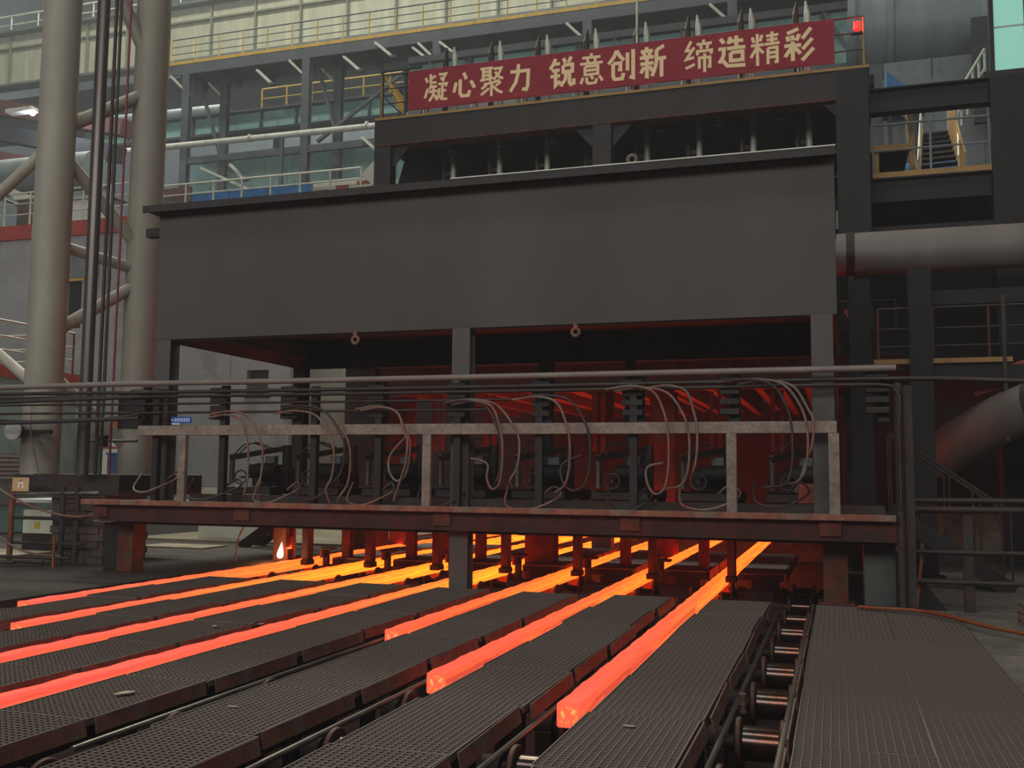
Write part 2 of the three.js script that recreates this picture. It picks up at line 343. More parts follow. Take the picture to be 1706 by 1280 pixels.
for (let i = 0; i < 7; i++) {
  const x0 = -1.595 - 1.25 * i, x1 = -0.86 - 1.25 * i, where = i ? `between ${STRAND[i - 1]} and ${STRAND[i]} billets from right` : 'between rightmost billet and bare rollers', n = Math.ceil((firstZ[i] + 13.27) / PL);
  const at = i ? `the ${STRAND[i - 1]} and ${STRAND[i]} billets` : 'the rightmost billet and bare rollers';
  for (let j = 0; j < n; j++) {                                         // j = 0 is the far end, under the platform edge
    const z1 = -13.27 + PL * j, dx = rr(-0.025, 0.025), ord = n - 1 - j === 0 ? 'nearest' : j === 0 ? 'farthest' : `${ORD[n - 1 - j]} nearest`;
    gratingPanel('grating_panel', `dark floor grating, ${ord} ${where}`, x0 + dx, x1 + dx, z1, z1 + PL - 0.015, rr(-0.008, 0.008), `floor gratings between ${at}`, true);
  }
  for (let j = 0; j < 3; j++) {
    const z1 = -17.1 - 1.5 * (j + 1);
    const t = thing('cover_plate', `grey cover plate beyond the platform posts, ${['nearest', 'second', 'farthest'][j]} ${where}`, 'plate', [(x0 + x1) / 2, 0, z1 + 0.75], `cover plates behind the platform between ${at}`), y = rr(-0.006, 0.006);
    part(t, 'plate', bx(x0 + 0.01, x1 - 0.01, -0.02 + y, y, z1, z1 + 1.48, 0.004), M.coverPlate);
    part(t, 'splash_plate', bx(x1 + 0.03, x1 + 0.042, -0.13, 0.01, z1 + 0.05, z1 + 1.43), M.rustPlate, 'rusty splash plate');
    part(t, 'front_lip', bx(x0 + 0.01, x1 - 0.01, -0.12 + y, -0.02 + y, z1 + 1.45, z1 + 1.47), M.darkSteel);
  }
  const zs = firstZ[i] - 0.2;
  solo('water_pipe', `thin grey pipe along the grating edge ${where}`, 'pipe', rod(V(x1 + 0.1, -0.125, zs), V(x1 + 0.1, -0.125, -13.35), 0.021, 10), M.pipeSteel, 'pipes along the grating edges');
  const sb = thing('support_beam', `dark steel beam carrying the gratings ${where}`, 'beam', [(x0 + x1) / 2, -0.85, zs - 1], 'beams under the gratings');
  for (const sx of [x0 + 0.25, x1 - 0.2]) part(sb, 'beam', hBeam(V(sx, -0.13, zs + 0.3), V(sx, -0.13, -13.25), 0.1, 0.16, 0.014), M.blackSteel);
  for (let z = zs; z > -13; z -= 1.25) for (const sx of [x0 + 0.25, x1 - 0.2]) part(sb, 'leg', bx(sx - 0.05, sx + 0.05, -0.85, -0.21, z - 0.05, z + 0.05), M.blackSteel);
}
// the wide walkway on the right: five long panels, each in two halves
for (let j = 0; j < 5; j++) for (let s = 0; s < 2; s++) {
  const z1 = -13.2 + 1.72 * j;
  gratingPanel('walkway_grating', `wide walkway grating right of the bare rollers, ${j === 4 ? 'nearest' : j === 0 ? 'farthest' : ORD[4 - j] + ' nearest'}, ${s ? 'outer' : 'inner'} half`, s ? 0.51 : -0.28, s ? 1.28 : 0.5, z1, z1 + 1.705, 0.004 + rr(-0.004, 0.004), 'walkway gratings on the right', false, 0.052);
}
solo('water_pipe', 'grey pipe along the left edge of the wide right walkway', 'pipe', rod(V(-0.37, -0.12, -4.4), V(-0.37, -0.12, -13.2), 0.024, 10), M.pipeSteel);
for (let j = 0; j < 6; j++) { const z = -5 - 1.4 * j; solo('splash_plate', `rust brown splash plate on the walkway edge, ${ORD[j]} from the viewer`, 'plate', bx(-0.325, -0.312, -0.12, 0.015, z - 1.2, z), M.rustPlate, 'splash plates on the walkway edge'); }

// ------------------------------------------------------------------ rollers
function lathe(pts, seg = 24) { return new THREE.LatheGeometry(pts.map(([r, y]) => new THREE.Vector2(r, y)), seg).rotateZ(-Math.PI / 2); }
const rollerParts = (() => {
  const drum = uvBox(lathe([[0.0, -0.13], [0.118, -0.13], [0.12, -0.12], [0.12, 0.12], [0.118, 0.13], [0.0, 0.13]], 32));
  const flange = uvBox(lathe([[0.0, -0.022], [0.162, -0.022], [0.172, -0.012], [0.172, 0.012], [0.162, 0.022], [0.0, 0.022]], 32));
  const shaft = uvBox(lathe([[0.0, -0.14], [0.06, -0.14], [0.06, 0.14], [0.0, 0.14]], 16));
  const block = uvBox(merge([bx(-0.06, 0.06, -0.6, -0.02, -0.11, 0.11, 0.012), new THREE.CylinderGeometry(0.1, 0.1, 0.12, 20).rotateZ(Math.PI / 2)]));
  const cap = uvBox(lathe([[0, -0.015], [0.07, -0.015], [0.075, 0.01], [0.045, 0.03], [0, 0.03]], 16));
  return { drum, flange, shaft, block, cap };
})();
function makeRoller(label) {
  const t = thing('table_roller', label, 'roller', [0, 0, 0], 'rollers of the roller tables');
  const put = (parent, n, g, m, x) => { const o = finish(new THREE.Mesh(g, m)); o.name = n; o.position.x = x; parent.add(o); return o; };
  put(t, 'drum', rollerParts.drum, M.drum, 0);
  for (const s of [-1, 1]) {
    put(t, 'flange', rollerParts.flange, M.flange, s * 0.15);
    put(t, 'shaft', rollerParts.shaft, M.pipeDark, s * 0.19);
    const b = put(t, 'bearing_block', rollerParts.block, M.blackSteel, s * 0.3);
    put(b, 'bearing_cap', rollerParts.cap, M.flange, s * 0.06);
  }
  return t;
}
const RY = BY - 0.122, rollZ = [-4.9, -6.12, -7.35, -8.62, -9.86, -11.1, -12.4, -13.7, -15.1, -16.6];
let roller0 = null;
function roller(x, z, label) { if (!roller0) { roller0 = makeRoller(label); roller0.position.set(x, RY, z); } else copy(roller0, [x, RY, z], label); }
rollZ.forEach((z, j) => roller(-0.54, z, `shiny flanged roller on the bare strand right of the billets, ${j ? ORD[j] + ' from the viewer' : 'nearest the viewer'}`));
for (let k = 0; k < 7; k++) rollZ.forEach((z, j) => {
  if (!((k < 3 && j < 3 && z > [-6.84, -7.51, -9.4][k] - 1.6) || j > 6)) return;
  roller(SX(k), z, `dark flanged roller under the ${STRAND[k]} billet from right, ${j > 6 ? ORD[j - 7] + ' under the platform' : ORD[j] + ' in the open pit'}`);
});
solo('grease_fitting', 'small pale ribbed grease fitting beside the bare rollers', 'fitting', merge([0, 1, 2, 3, 4].map((i) => rod(V(-0.72, -0.2 + i * 0.03, -7.95), V(-0.72, -0.175 + i * 0.03, -7.95), i % 2 ? 0.022 : 0.03, 12))), M.lug);
// cross beams and side guides in the open gap under the platform
[[-14.35, 'nearest'], [-15.75, 'middle'], [-17.0, 'farthest']].forEach(([z, w]) => {
  const t = thing('cross_beam', `reddish lit cross beam under the platform between the strands, ${w} of three`, 'beam', [-4.7, -0.85, z], 'cross beams under the platform');
  part(t, 'beam', bx(-9.8, -0.1, -0.55, -0.3, z - 0.17, z + 0.17, 0.01), M.darkSteel);
  for (let k = -1; k < 7; k++) part(t, 'pedestal', bx(SX(k) + 0.42, SX(k) + 0.85, -0.3, -0.12, z - 0.15, z + 0.15, 0.01), M.darkSteel);
});
for (let k = 1; k < 7; k++) {
  const x = SX(k) + 0.15, t = thing('side_guide', `dark side guide bracket standing right of the ${STRAND[k]} billet from right`, 'bracket', [x, -0.3, -16.9], 'side guides along the hot strands');
  part(t, 'upright', bx(x, x + 0.1, -0.3, 0.2, -16.95, -16.85, 0.008), M.darkSteel);
  part(t, 'roller', rod(V(x + 0.02, 0.02, -16.8), V(x + 0.02, 0.17, -16.8), 0.05, 14), M.flange);
  part(t, 'bracket', bx(x - 0.05, x + 0.22, 0.16, 0.2, -17, -16.78, 0.008), M.darkSteel);
}

// ------------------------------------------------------------------ cutting platform
const PX0 = -11.3, PX1 = 0.68, PY = 1.1, PZ0 = -13.1, PZ1 = -18.4;
{
  const t = thing('cutting_platform', 'long raised steel platform spanning all strands, rusty front edge', 'platform', [-5, 0, -13.1]);
  part(t, 'deck', bx(PX0, PX1, PY - 0.05, PY, PZ1, PZ0, 0.01), M.darkSteel);
  part(t, 'edge_plate', bx(PX0, PX1 - 0.02, PY - 0.045, PY + 0.035, PZ0, PZ0 + 0.14, 0.01), M.edgePlate, 'rust and pale scale on the front edge plate');
  part(t, 'fascia', bx(PX0 + 0.25, PX1, PY - 0.3, PY - 0.05, PZ0 - 0.02, PZ0 + 0.01), M.rustGlow);
  part(t, 'front_beam', hBeam(V(PX0 + 0.25, PY - 0.2, PZ0 - 0.4), V(PX1, PY - 0.2, PZ0 - 0.4), 0.24, 0.3, 0.02), M.darkSteel);
  part(t, 'rear_beam', hBeam(V(PX0 + 0.25, PY - 0.26, PZ1 + 0.5), V(PX1, PY - 0.26, PZ1 + 0.5), 0.24, 0.42, 0.02), M.darkSteel);
  for (const x of [-11.0, -8.45, -5.25, -2.6, -0.1]) part(t, 'cross_beam', bx(x - 0.13, x + 0.13, PY - 0.24, PY - 0.06, PZ1, PZ0 + 0.05, 0.01), M.rustSteel);
  for (let i = 0; i < 14; i++) { const x = PX0 + 0.7 + i * 0.84; part(t, 'joist', bx(x - 0.03, x + 0.03, PY - 0.2, PY - 0.05, PZ1, PZ0 - 0.1), M.darkSteel); }
  part(t, 'kick_plate', bx(-9.6, 0.55, PY, PY + 0.14, PZ0 - 0.28, PZ0 - 0.27), M.darkSteel);
}
function column(name, label, x, z, y0, y1, w, d, m, base = true, group) {
  const t = thing(name, label, 'column', [x, y0, z], group);
  part(t, 'shaft', hBeam(V(x, y0, z), V(x, y1, z), w, d, 0.022), m);
  if (base) part(t, 'base_plate', bx(x - w * 0.75, x + w * 0.75, y0, y0 + 0.03, z - d * 0.75, z + d * 0.75), m);
  return t;
}
{
  const t = thing('platform_leg', 'rust red box leg under the left end of the platform', 'column', [-10.9, -0.03, -13.7]);
  part(t, 'shaft', bx(-11.06, -10.76, -0.03, 0.88, -13.85, -13.55, 0.015), M.rustSteel);
  part(t, 'cap_plate', bx(-11.12, -10.7, 0.83, 0.88, -13.9, -13.5), M.rustSteel);
  const p = thing('pedestal', 'dark steel pedestal left of the rust red leg', 'pedestal', [-11.3, -0.03, -13.9]);
  part(p, 'body', bx(-11.45, -11.1, -0.03, 0.74, -14.1, -13.7, 0.02), M.blackSteel);
  part(p, 'top_plate', bx(-11.6, -10.95, 0.74, 0.78, -14.2, -13.6, 0.01), M.pipeSteel);
  const q = thing('pedestal', 'grey steel pedestal under the right end of the platform', 'pedestal', [0.48, -0.03, -13.75]);
  part(q, 'body', bx(0.29, 0.68, -0.03, 0.76, -14.0, -13.6, 0.02), M.frameDark);
  part(q, 'top_plate', bx(0.18, 0.72, 0.76, 0.81, -14.1, -13.5, 0.01), M.darkSteel);
  column('platform_leg', 'rusty column under the platform right of the bare rollers', -0.05, -13.75, -0.03, 0.85, 0.3, 0.26, M.rustSteel);
  column('platform_leg', 'broad dark column in the middle under the platform', -5.12, -17.6, -0.85, 0.86, 0.52, 0.4, M.rustSteel);
  column('platform_leg', 'rust lit column under the platform behind the cutting flame', -9.8, -16.6, -0.85, 0.86, 0.3, 0.3, M.rustSteel);
  column('platform_leg', 'rear rusty column under the platform beside rightmost billet', -3.3, -20.3, -0.85, 3.3, 0.42, 0.4, M.rustSteel, false);
  column('platform_leg', 'farthest rusty column under the platform, left of centre', -7.2, -18.2, -0.85, 0.86, 0.26, 0.3, M.rustSteel);
}
// two clamp arms per strand hang from the platform down to the billet
for (let k = 0; k < 7; k++) {
  const xa = SX(k) + 0.17 - (k > 4 ? 0.03 : 0), t = thing('clamp_arm', `slender dark clamp arm hanging right beside the ${STRAND[k]} billet from right`, 'clamp arm', [xa, 0, -16.3], 'front clamp arms hanging over the billets');
  part(t, 'arm', bx(xa - 0.065, xa + 0.065, 0.02, PY - 0.06, -16.4, -16.2, 0.01), M.darkSteel);
  part(t, 'shoe', bx(xa - 0.09, xa + 0.08, -0.07, 0.02, -16.42, -16.16, 0.012), M.blackSteel);
  part(t, 'head_plate', bx(xa - 0.13, xa + 0.13, PY - 0.2, PY - 0.06, -16.46, -16.14, 0.01), M.darkSteel);
}
[[0, -2.2], [1, -3.56], [3, -6.25], [4, -7.63], [5, -8.96]].forEach(([k, x]) => {
  const t = thing('clamp_arm', `broad rusty rear clamp arm hanging left of the ${STRAND[k]} billet from right`, 'clamp arm', [x, 0, -17.5], 'rear clamp arms hanging over the billets');
  part(t, 'arm', hBeam(V(x, -0.1, -17.5), V(x, PY - 0.06, -17.5), 0.17, 0.16, 0.016), M.rustSteel);
  part(t, 'head_plate', bx(x - 0.15, x + 0.15, PY - 0.16, PY - 0.06, -17.65, -17.35, 0.01), M.rustSteel);
  part(t, 'foot', bx(x - 0.11, x + 0.11, -0.16, -0.08, -17.6, -17.4, 0.01), M.rustSteel);
});
// the torch that is cutting: bracket, hose and flame over the leftmost billet
{
  const t = thing('cutting_torch', 'rusty cutting torch bracket above the leftmost billet', 'torch', [-9.2, 0.2, -16.3]);
  part(t, 'bracket', bx(-9.6, -9.46, 0.2, 0.42, -16.34, -16.26, 0.01), M.orange);
  part(t, 'lance', rod(V(-9.52, 0.28, -16.2), V(-9.55, PY - 0.05, -16.2), 0.022, 10), M.rustSteel);
  part(t, 'nozzle', rod(V(-9.57, 0.2, -16.18), V(-9.55, 0.32, -16.2), 0.03, 12, 0.045), M.flange);
  const f = thing('cutting_flame', 'white hot teardrop flame above the leftmost billet', 'flame', [-9.56, 0.03, -16.2]);
  const prof = [[0.001, 0], [0.045, 0.02], [0.06, 0.06], [0.05, 0.13], [0.028, 0.2], [0.012, 0.26], [0.001, 0.3]];
  const g = new THREE.LatheGeometry(prof.map(([r, y]) => new THREE.Vector2(r, y)), 18).rotateZ(-0.12).translate(-9.6, 0.035, -16.1);
  part(f, 'flame', g, new THREE.MeshStandardMaterial({ color: 0xffd0a0, emissive: 0xffdca0, emissiveIntensity: 3.2, roughness: 1 }));
  const l = new THREE.PointLight(0xffc080, 1.6, 8, 2); l.position.set(-9.6, 0.14, -16.1); l.castShadow = true; scene.add(l);
  solo('hose', 'thin looping hose hanging behind the cutting flame', 'hose', tube([[-9.6, PY - 0.15, -16.4], [-10.1, PY - 0.2, -16.2], [-10.35, 0.5, -16], [-10.4, -0.02, -15.9]], 0.014, 30, 6), M.hose);
}

// ------------------------------------------------------------------ hood over the platform
const HX0 = -10.3, HX1 = 0.03, HY0 = 3.66, HY1 = 5.72, HZ0 = -13.3, HZ1 = -17.9;
{
  const t = thing('hood', 'huge brownish grey sheet steel hood above the platform', 'hood', [-5.1, HY0, -15.6]);
  part(t, 'front_panel', bx(HX0, HX1, HY0, HY1, HZ0 - 0.03, HZ0, 0.004), M.hood);
  part(t, 'side_panel', bx(HX0, HX0 + 0.03, HY0, HY1, HZ1, HZ0 - 0.03), M.hood);
  part(t, 'side_panel', bx(HX1 - 0.03, HX1, HY0, HY1, HZ1, HZ0 - 0.03), M.hood);
  part(t, 'back_panel', bx(HX0, HX1, HY0, HY1, HZ1, HZ1 + 0.03), M.blackSteel);
  part(t, 'bottom_rim', bx(HX0 + 0.01, HX1 - 0.01, HY0 - 0.02, HY0 + 0.09, HZ0 - 0.16, HZ0 - 0.03, 0.01), M.hoodDark);
  part(t, 'ceiling_plate', bx(HX0 + 0.03, HX1 - 0.03, HY0 + 0.55, HY0 + 0.58, HZ1, HZ0 - 0.1), M.black);
  for (const x of [HX0 + 0.12, HX1 - 0.12]) part(t, 'cross_beam', hBeam(V(x, HY0 + 0.3, HZ1), V(x, HY0 + 0.3, HZ0 - 0.2), 0.2, 0.2, 0.016), M.black);
  part(t, 'roof_sheet', bx(HX0 - 0.16, HX1 + 0.02, HY1, HY1 + 0.03, HZ1 - 0.1, HZ0 + 0.22).rotateX(0), M.hoodDark);
  part(t, 'roof_lip', bx(HX0 - 0.16, HX1 + 0.02, HY1 - 0.04, HY1 + 0.07, HZ0 + 0.2, HZ0 + 0.23), M.blackSteel);
  part(t, 'side_bracket', bx(HX0 - 0.3, HX0, 5.36, 5.5, HZ0 - 0.2, HZ0 - 0.05), M.hoodDark);
  part(t, 'gutter_strip', bx(-5.2, HX1 + 0.02, HY1 + 0.07, HY1 + 0.085, HZ0 + 0.15, HZ0 + 0.24), M.railPale, 'pale worn edge along the right half of the roof');
}
function lug(label, x, y, z, R, up) {
  const t = thing('lifting_eye', label, 'lifting eye', [x, y, z]);
  part(t, 'eye', ring(R * 0.68, R * 0.34, x, y, z), M.lug);
  part(t, 'stem', bx(x - R * 0.4, x + R * 0.4, up ? y - R * 1.6 : y + R * 0.7, up ? y - R * 0.7 : y + R * 1.8, z - 0.02, z + 0.02), M.lug);
}
lug('grey lifting eye under the hood edge, left of the middle post', -6.74, 3.54, -13.25, 0.075, false);
lug('grey lifting eye under the hood edge, right of the middle post', -3.39, 3.54, -13.25, 0.075, false);
lug('pale lifting eye standing on the hood roof edge', -2.62, 5.93, -13.35, 0.085, true);
{
  const t = thing('fan_cowl', 'brown half-round cowl standing on the left of the hood roof', 'cowl', [-6.75, 5.75, -13.9]);
  part(t, 'drum', new THREE.CylinderGeometry(0.32, 0.32, 0.3, 28, 1, false, 0, Math.PI).rotateX(Math.PI / 2).rotateZ(Math.PI / 2).scale(1.25, 0.8, 1).translate(-6.75, 5.76, -13.9), M.rustSteel);
  const u = thing('fan_cowl', 'small brown hub disc standing on the hood roof by the rail', 'cowl', [-7.75, 5.75, -14]);
  part(u, 'disc', rod(V(-7.75, 5.88, -14.1), V(-7.75, 5.88, -13.95), 0.16, 22), M.rustSteel);
  part(u, 'hub', rod(V(-7.75, 5.9, -13.95), V(-7.75, 5.9, -13.9), 0.05, 14), M.lug);
}
[[-10.14, 'left'], [-5.09, 'middle'], [-0.16, 'right']].forEach(([x, w]) => {
  column('hood_post', `grey H-section post carrying the ${w} of the hood front`, x, -13.42, w === 'middle' ? -0.2 : PY, HY0 + 0.02, 0.27, 0.24, M.hbeam, true, 'hood posts');
  column('hood_post', `dark post carrying the ${w} of the hood back`, x + 0.05, -17.55, PY, HY0 + 0.02, 0.24, 0.24, M.hoodDark, true, 'hood posts');
});
column('hood_post', 'dark intermediate post under the hood, right of the middle', -3.45, -17.4, PY, HY0, 0.16, 0.16, M.hoodDark, true, 'hood posts');

// guard frame along the platform front
{
  const t = thing('guard_frame', 'grey brown flat steel guard frame along the platform front', 'guard rail', [-5, PY, -12.98]);
  part(t, 'top_bar', bx(-10.3, 0.0, 2.13, 2.28, -13.05, -12.97, 0.008), M.frameGrey);
  for (const x of [-9.48, -5.46, -1.28, -0.04]) part(t, 'post', bx(x - 0.065, x + 0.065, PY + 0.03, 2.13, -13.05, -12.97, 0.008), M.frameGrey, 'pale worn flat post');
  const r = thing('guard_frame', 'dark middle posts of the pipe rack standing on the platform', 'guard rail', [-5, PY, -13.2]);
  for (const x of [-10.05, -8.85, -7.3, -6.26, -5.05, -3.86, -2.56]) part(r, 'post', bx(x - 0.05, x + 0.05, PY, 2.85, -13.18, -13.08), M.blackSteel);
}
// supply pipes along the front, on comb brackets
const pipeLabels = ['thick topmost supply pipe running along above the guard frame', 'second supply pipe from the top, above the guard frame', 'third supply pipe from the top, above the guard frame', 'thin fourth supply pipe from the top, above the guard frame', 'lowest thin supply pipe just above the guard frame'];
[[2.93, 0.042, 0.7], [2.79, 0.03, 1.2], [2.725, 0.026, 0.66], [2.61, 0.018, -4.2], [2.475, 0.02, -5.4]].forEach(([y, r, x1], i) => {
  const sag = i === 0 ? 0.03 : 0;
  const pts = [[-16.2, y - sag * 1.2 - (i % 2) * 0.05, -12.95 - i * 0.03], [-13.1, y - sag + 0.02, -12.98 - i * 0.02], [-10.4, y + 0.01, -13.02 - i * 0.01], [-8, y + 0.005, -13.05], [-4.5, y, -13.05], [Math.min(x1, -3), y, -13.05]];
  if (x1 > -3) pts.push([x1 - 0.2, y, -13.05]);
  if (i === 1) pts.push([2.2, y - 0.07, -12.9], [5, y - 0.2, -12.6]);
  if (i === 2) pts.push([x1 - 0.02, y - 0.01, -13.05], [x1 + 0.06, y - 0.09, -13.05], [x1 + 0.06, 2.2, -13.05], [x1 + 0.06, 1.2, -13.05]);
  if (i === 0) pts.push([x1, y, -13.05]);
  solo('supply_pipe', pipeLabels[i], 'pipe', tube(pts, r, 120, 10), i === 0 ? M.pipeDull : M.pipeDark);
});
solo('supply_cable', 'thick black cable sagging across the two round towers', 'cable', tube([[-16.5, 2.62, -12.9], [-13.5, 2.68, -13], [-11, 2.72, -13], [-10.3, 2.74, -13.05]], 0.035, 40, 8), M.cable);
solo('supply_cable', 'black cable crossing the towers just under the sagging one', 'cable', tube([[-16.5, 2.36, -12.9], [-13.3, 2.34, -13], [-10.3, 2.4, -13]], 0.034, 40, 8), M.cable);
solo('supply_cable', 'thin black cable near the round lamp crossing the left tower', 'cable', tube([[-16.5, 2.42, -12.9], [-13.3, 2.40, -13], [-11.6, 2.35, -13], [-10.3, 2.46, -13]], 0.018, 40, 7), M.cable);
[-10.38, -8.95, -7.7, -6.3, -5.05, -3.83, -2.55, -1.3, 0.5].forEach((x, i) => {
  const t = thing('pipe_bracket', `dark stacked pipe clamp, ${ORD[i]} from the left along the supply pipes`, 'bracket', [x, 2.28, -13.15], 'pipe clamps along the platform front');
  part(t, 'back_plate', bx(x - 0.02, x + 0.12, 2.28, 2.9, -13.24, -13.2), M.blackSteel);
  for (const y of [2.42, 2.55, 2.68, 2.82]) part(t, 'clamp', bx(x - 0.16 + 0.03 * (i % 2), x + 0.12, y - 0.045, y + 0.035, -13.22, -13.07, 0.01), M.blackSteel);
});
// right-hand stand pipes
{
  const t = thing('stand_pipe', 'tall brown stand pipe at the right end of the platform', 'pipe', [0.74, -0.03, -13.2]);
  part(t, 'pipe', rod(V(0.72, -0.03, -13.1), V(0.72, 2.75, -13.1), 0.055, 12), M.darkSteel);
  part(t, 'post', bx(0.78, 0.88, -0.03, 2.72, -13.25, -13.15), M.darkSteel);
  const u = thing('marker_pole', 'leaning rust orange pole right of the stand pipe', 'pole', [0.93, -0.03, -13.6]);
  part(u, 'pole', rod(V(0.9, -0.03, -13.6), V(0.97, 0.55, -13.6), 0.022, 10), M.orange);
  part(u, 'tip', rod(V(0.97, 0.55, -13.6), V(0.985, 0.78, -13.6), 0.024, 10), M.pipeSteel);
}

// ------------------------------------------------------------------ torch carriages on the platform
function carriage(k, label) {
  const x = SX(k), z = -15.4, t = thing('torch_carriage', label, 'machine', [x, PY, z], 'torch carriages on the platform');
  part(t, 'base_frame', bx(x - 0.42, x + 0.42, PY + 0.12, PY + 0.24, z - 0.8, z + 0.9, 0.015), M.darkSteel);
  for (const [sx, sz] of [[-0.36, 0.6], [0.36, 0.6], [-0.36, -0.6], [0.36, -0.6]]) part(t, 'wheel', rod(V(x + sx - 0.05, PY + 0.13, z + sz), V(x + sx + 0.05, PY + 0.13, z + sz), 0.13, 18), M.blackSteel);
  const b = part(t, 'gear_box', bx(x - 0.28, x + 0.2, PY + 0.24, PY + 0.56, z - 0.3, z + 0.35, 0.03), k % 2 ? M.rustSteel : M.darkSteel);
  part(b, 'cover', bx(x - 0.2, x + 0.1, PY + 0.56, PY + 0.62, z - 0.2, z + 0.25, 0.02), M.darkSteel);
  const m = part(t, 'motor', rod(V(x - 0.1, PY + 0.52, z + 0.62), V(x + 0.3, PY + 0.52, z + 0.62), 0.12, 18), M.darkSteel);
  part(m, 'fan_cover', rod(V(x + 0.3, PY + 0.52, z + 0.62), V(x + 0.38, PY + 0.52, z + 0.62), 0.1, 16), M.black);
  part(t, 'mast', bx(x + 0.24, x + 0.36, PY + 0.24, PY + 0.95, z + 0.1, z + 0.24, 0.01), M.darkSteel);
  part(t, 'arm', bar(V(x + 0.3, PY + 0.9, z + 0.17), V(x - 0.35, PY + 0.72, z + 0.9), 0.07, 0.09), M.darkSteel);
  part(t, 'strut', bar(V(x - 0.3, PY + 0.24, z - 0.5), V(x + 0.3, PY + 0.92, z + 0.1), 0.05, 0.07), M.darkSteel);
  part(t, 'cylinder', rod(V(x - 0.33, PY + 0.3, z + 0.86), V(x - 0.33, PY + 0.78, z + 0.86), 0.045, 14), M.pipeSteel);
  part(t, 'valve_block', bx(x + 0.02, x + 0.2, PY + 0.62, PY + 0.76, z + 0.28, z + 0.42, 0.01), M.greyPaint);
  for (const s of [0, 1]) part(t, 'gas_line', tube([[x - 0.3 + s * 0.08, PY + 0.78, z + 0.86], [x - 0.2 + s * 0.1, PY + 0.98, z + 0.6], [x + 0.1 + s * 0.1, PY + 0.85, z + 0.3]], 0.013, 16, 6), M.pipeSteel);
  const w = part(t, 'hand_wheel', ring(0.11, 0.014, x - 0.1, PY + 0.4, z + 0.95), M.lug);
  part(w, 'spindle', rod(V(x - 0.1, PY + 0.4, z + 0.35), V(x - 0.1, PY + 0.4, z + 0.97), 0.018, 8), M.pipeSteel);
  return t;
}
for (let k = 6; k >= 0; k--) carriage(k, `dark torch carriage with motor and hand wheel above the ${STRAND[k]} billet from right`);
carriage(-1, 'dark torch carriage at the right end, above the bare rollers');
// hoses that hang in loops from the supply pipes down to the carriages
const HZ = -12.9;
const hoses = [
  // x top, top y, swing, bottom y, x end, end y, material
  [-8.5, 2.45, 0.5, 1.28, -8.1, 1.15], [-8.55, 2.4, 0.3, 1.2, -8.35, 1.35], [-7.35, 2.5, 0.75, 1.2, -6.85, 1.15], [-7.3, 2.52, 0.62, 1.4, -6.75, 1.5], [-7.4, 2.45, 0.55, 1.3, -6.95, 1.12],
  [-6.1, 2.5, 0.42, 1.48, -5.8, 2.1], [-6.0, 2.48, 0.3, 1.55, -5.95, 1.2], [-4.75, 2.56, 0.42, 1.4, -4.55, 1.42], [-4.7, 2.58, 0.62, 1.45, -4.2, 1.4], [-4.6, 2.55, 0.3, 1.38, -4.8, 1.8],
  [-3.72, 2.6, 0.35, 1.4, -3.6, 1.35], [-3.6, 2.62, 0.5, 1.38, -3.25, 1.85], [-2.42, 2.72, 0.36, 1.35, -2.15, 1.75], [-2.3, 2.7, 0.5, 1.42, -2.1, 1.5], [-1.95, 2.72, 0.25, 1.6, -1.8, 1.55],
  [-0.95, 2.78, 0.42, 1.45, -0.9, 1.62], [-0.85, 2.78, 0.5, 1.5, -0.55, 1.6], [-0.7, 2.76, 0.42, 1.75, -0.5, 1.4],
];
hoses.forEach(([x, y, sw, yb, xe, ye], i) => {
  const z = HZ - 0.02 * (i % 3), low = Math.min(yb, ye), up = ye > yb + 0.2;
  const pts = [[x - 0.5, y, z - 0.1], [x - 0.1, y + 0.03, z], [x + sw * 0.45, y - 0.05, z + 0.03], [x + sw * 0.85, y - 0.32, z + 0.05], [x + sw, (y + yb) / 2 + 0.05, z + 0.05], [x + sw * 0.96, yb + 0.22, z + 0.05], [x + sw * 0.8, yb + 0.05, z + 0.04]];
  if (up) pts.push([x + sw * 0.5, yb, z + 0.02], [x + sw * 0.22, yb + 0.14, z], [x + sw * 0.2, yb + 0.34, z - 0.03], [xe, ye, z - 0.08]);
  else pts.push([xe, low, z - 0.08]);
  solo('hose', `grey brown rubber hose hanging in a loop from the supply pipes, ${[...ORD, 'sixth', 'fifth', 'fourth', 'third', 'second', 'first'][i]} from ${i > 11 ? 'right' : 'left'}`, 'hose', tube(pts, 0.017, 60, 7), i % 4 === 3 ? M.hoseDark : M.hose, 'hoses hanging from the supply pipes');
});
[[-10.15, 1.35, 0.35], [-9.1, 1.25, 0.45], [-8.0, 1.22, 0.35], [-7.3, 1.28, 0.3], [-6.45, 1.22, 0.35], [-5.35, 1.2, 0.35], [-4.0, 1.2, 0.4], [-2.65, 1.2, 0.3], [-1.6, 1.25, 0.4], [-0.7, 1.3, 0.35]].forEach(([x, y, w], i) => {
  solo('hose', `slack hose loop lying over the platform edge, ${ORD[i]} from the left`, 'hose', tube([[x - w, y + 0.22, -13.4], [x - w * 0.8, y - 0.04, -13.1], [x, y - 0.09, -13.0], [x + w * 0.7, y, -13.05], [x + w, y + 0.12, -13.3], [x + w * 0.6, y + 0.22, -13.5], [x + 0.1, y + 0.1, -13.4]], 0.016, 50, 7), i % 2 ? M.hoseDark : M.hose, 'hose loops on the platform edge');
});

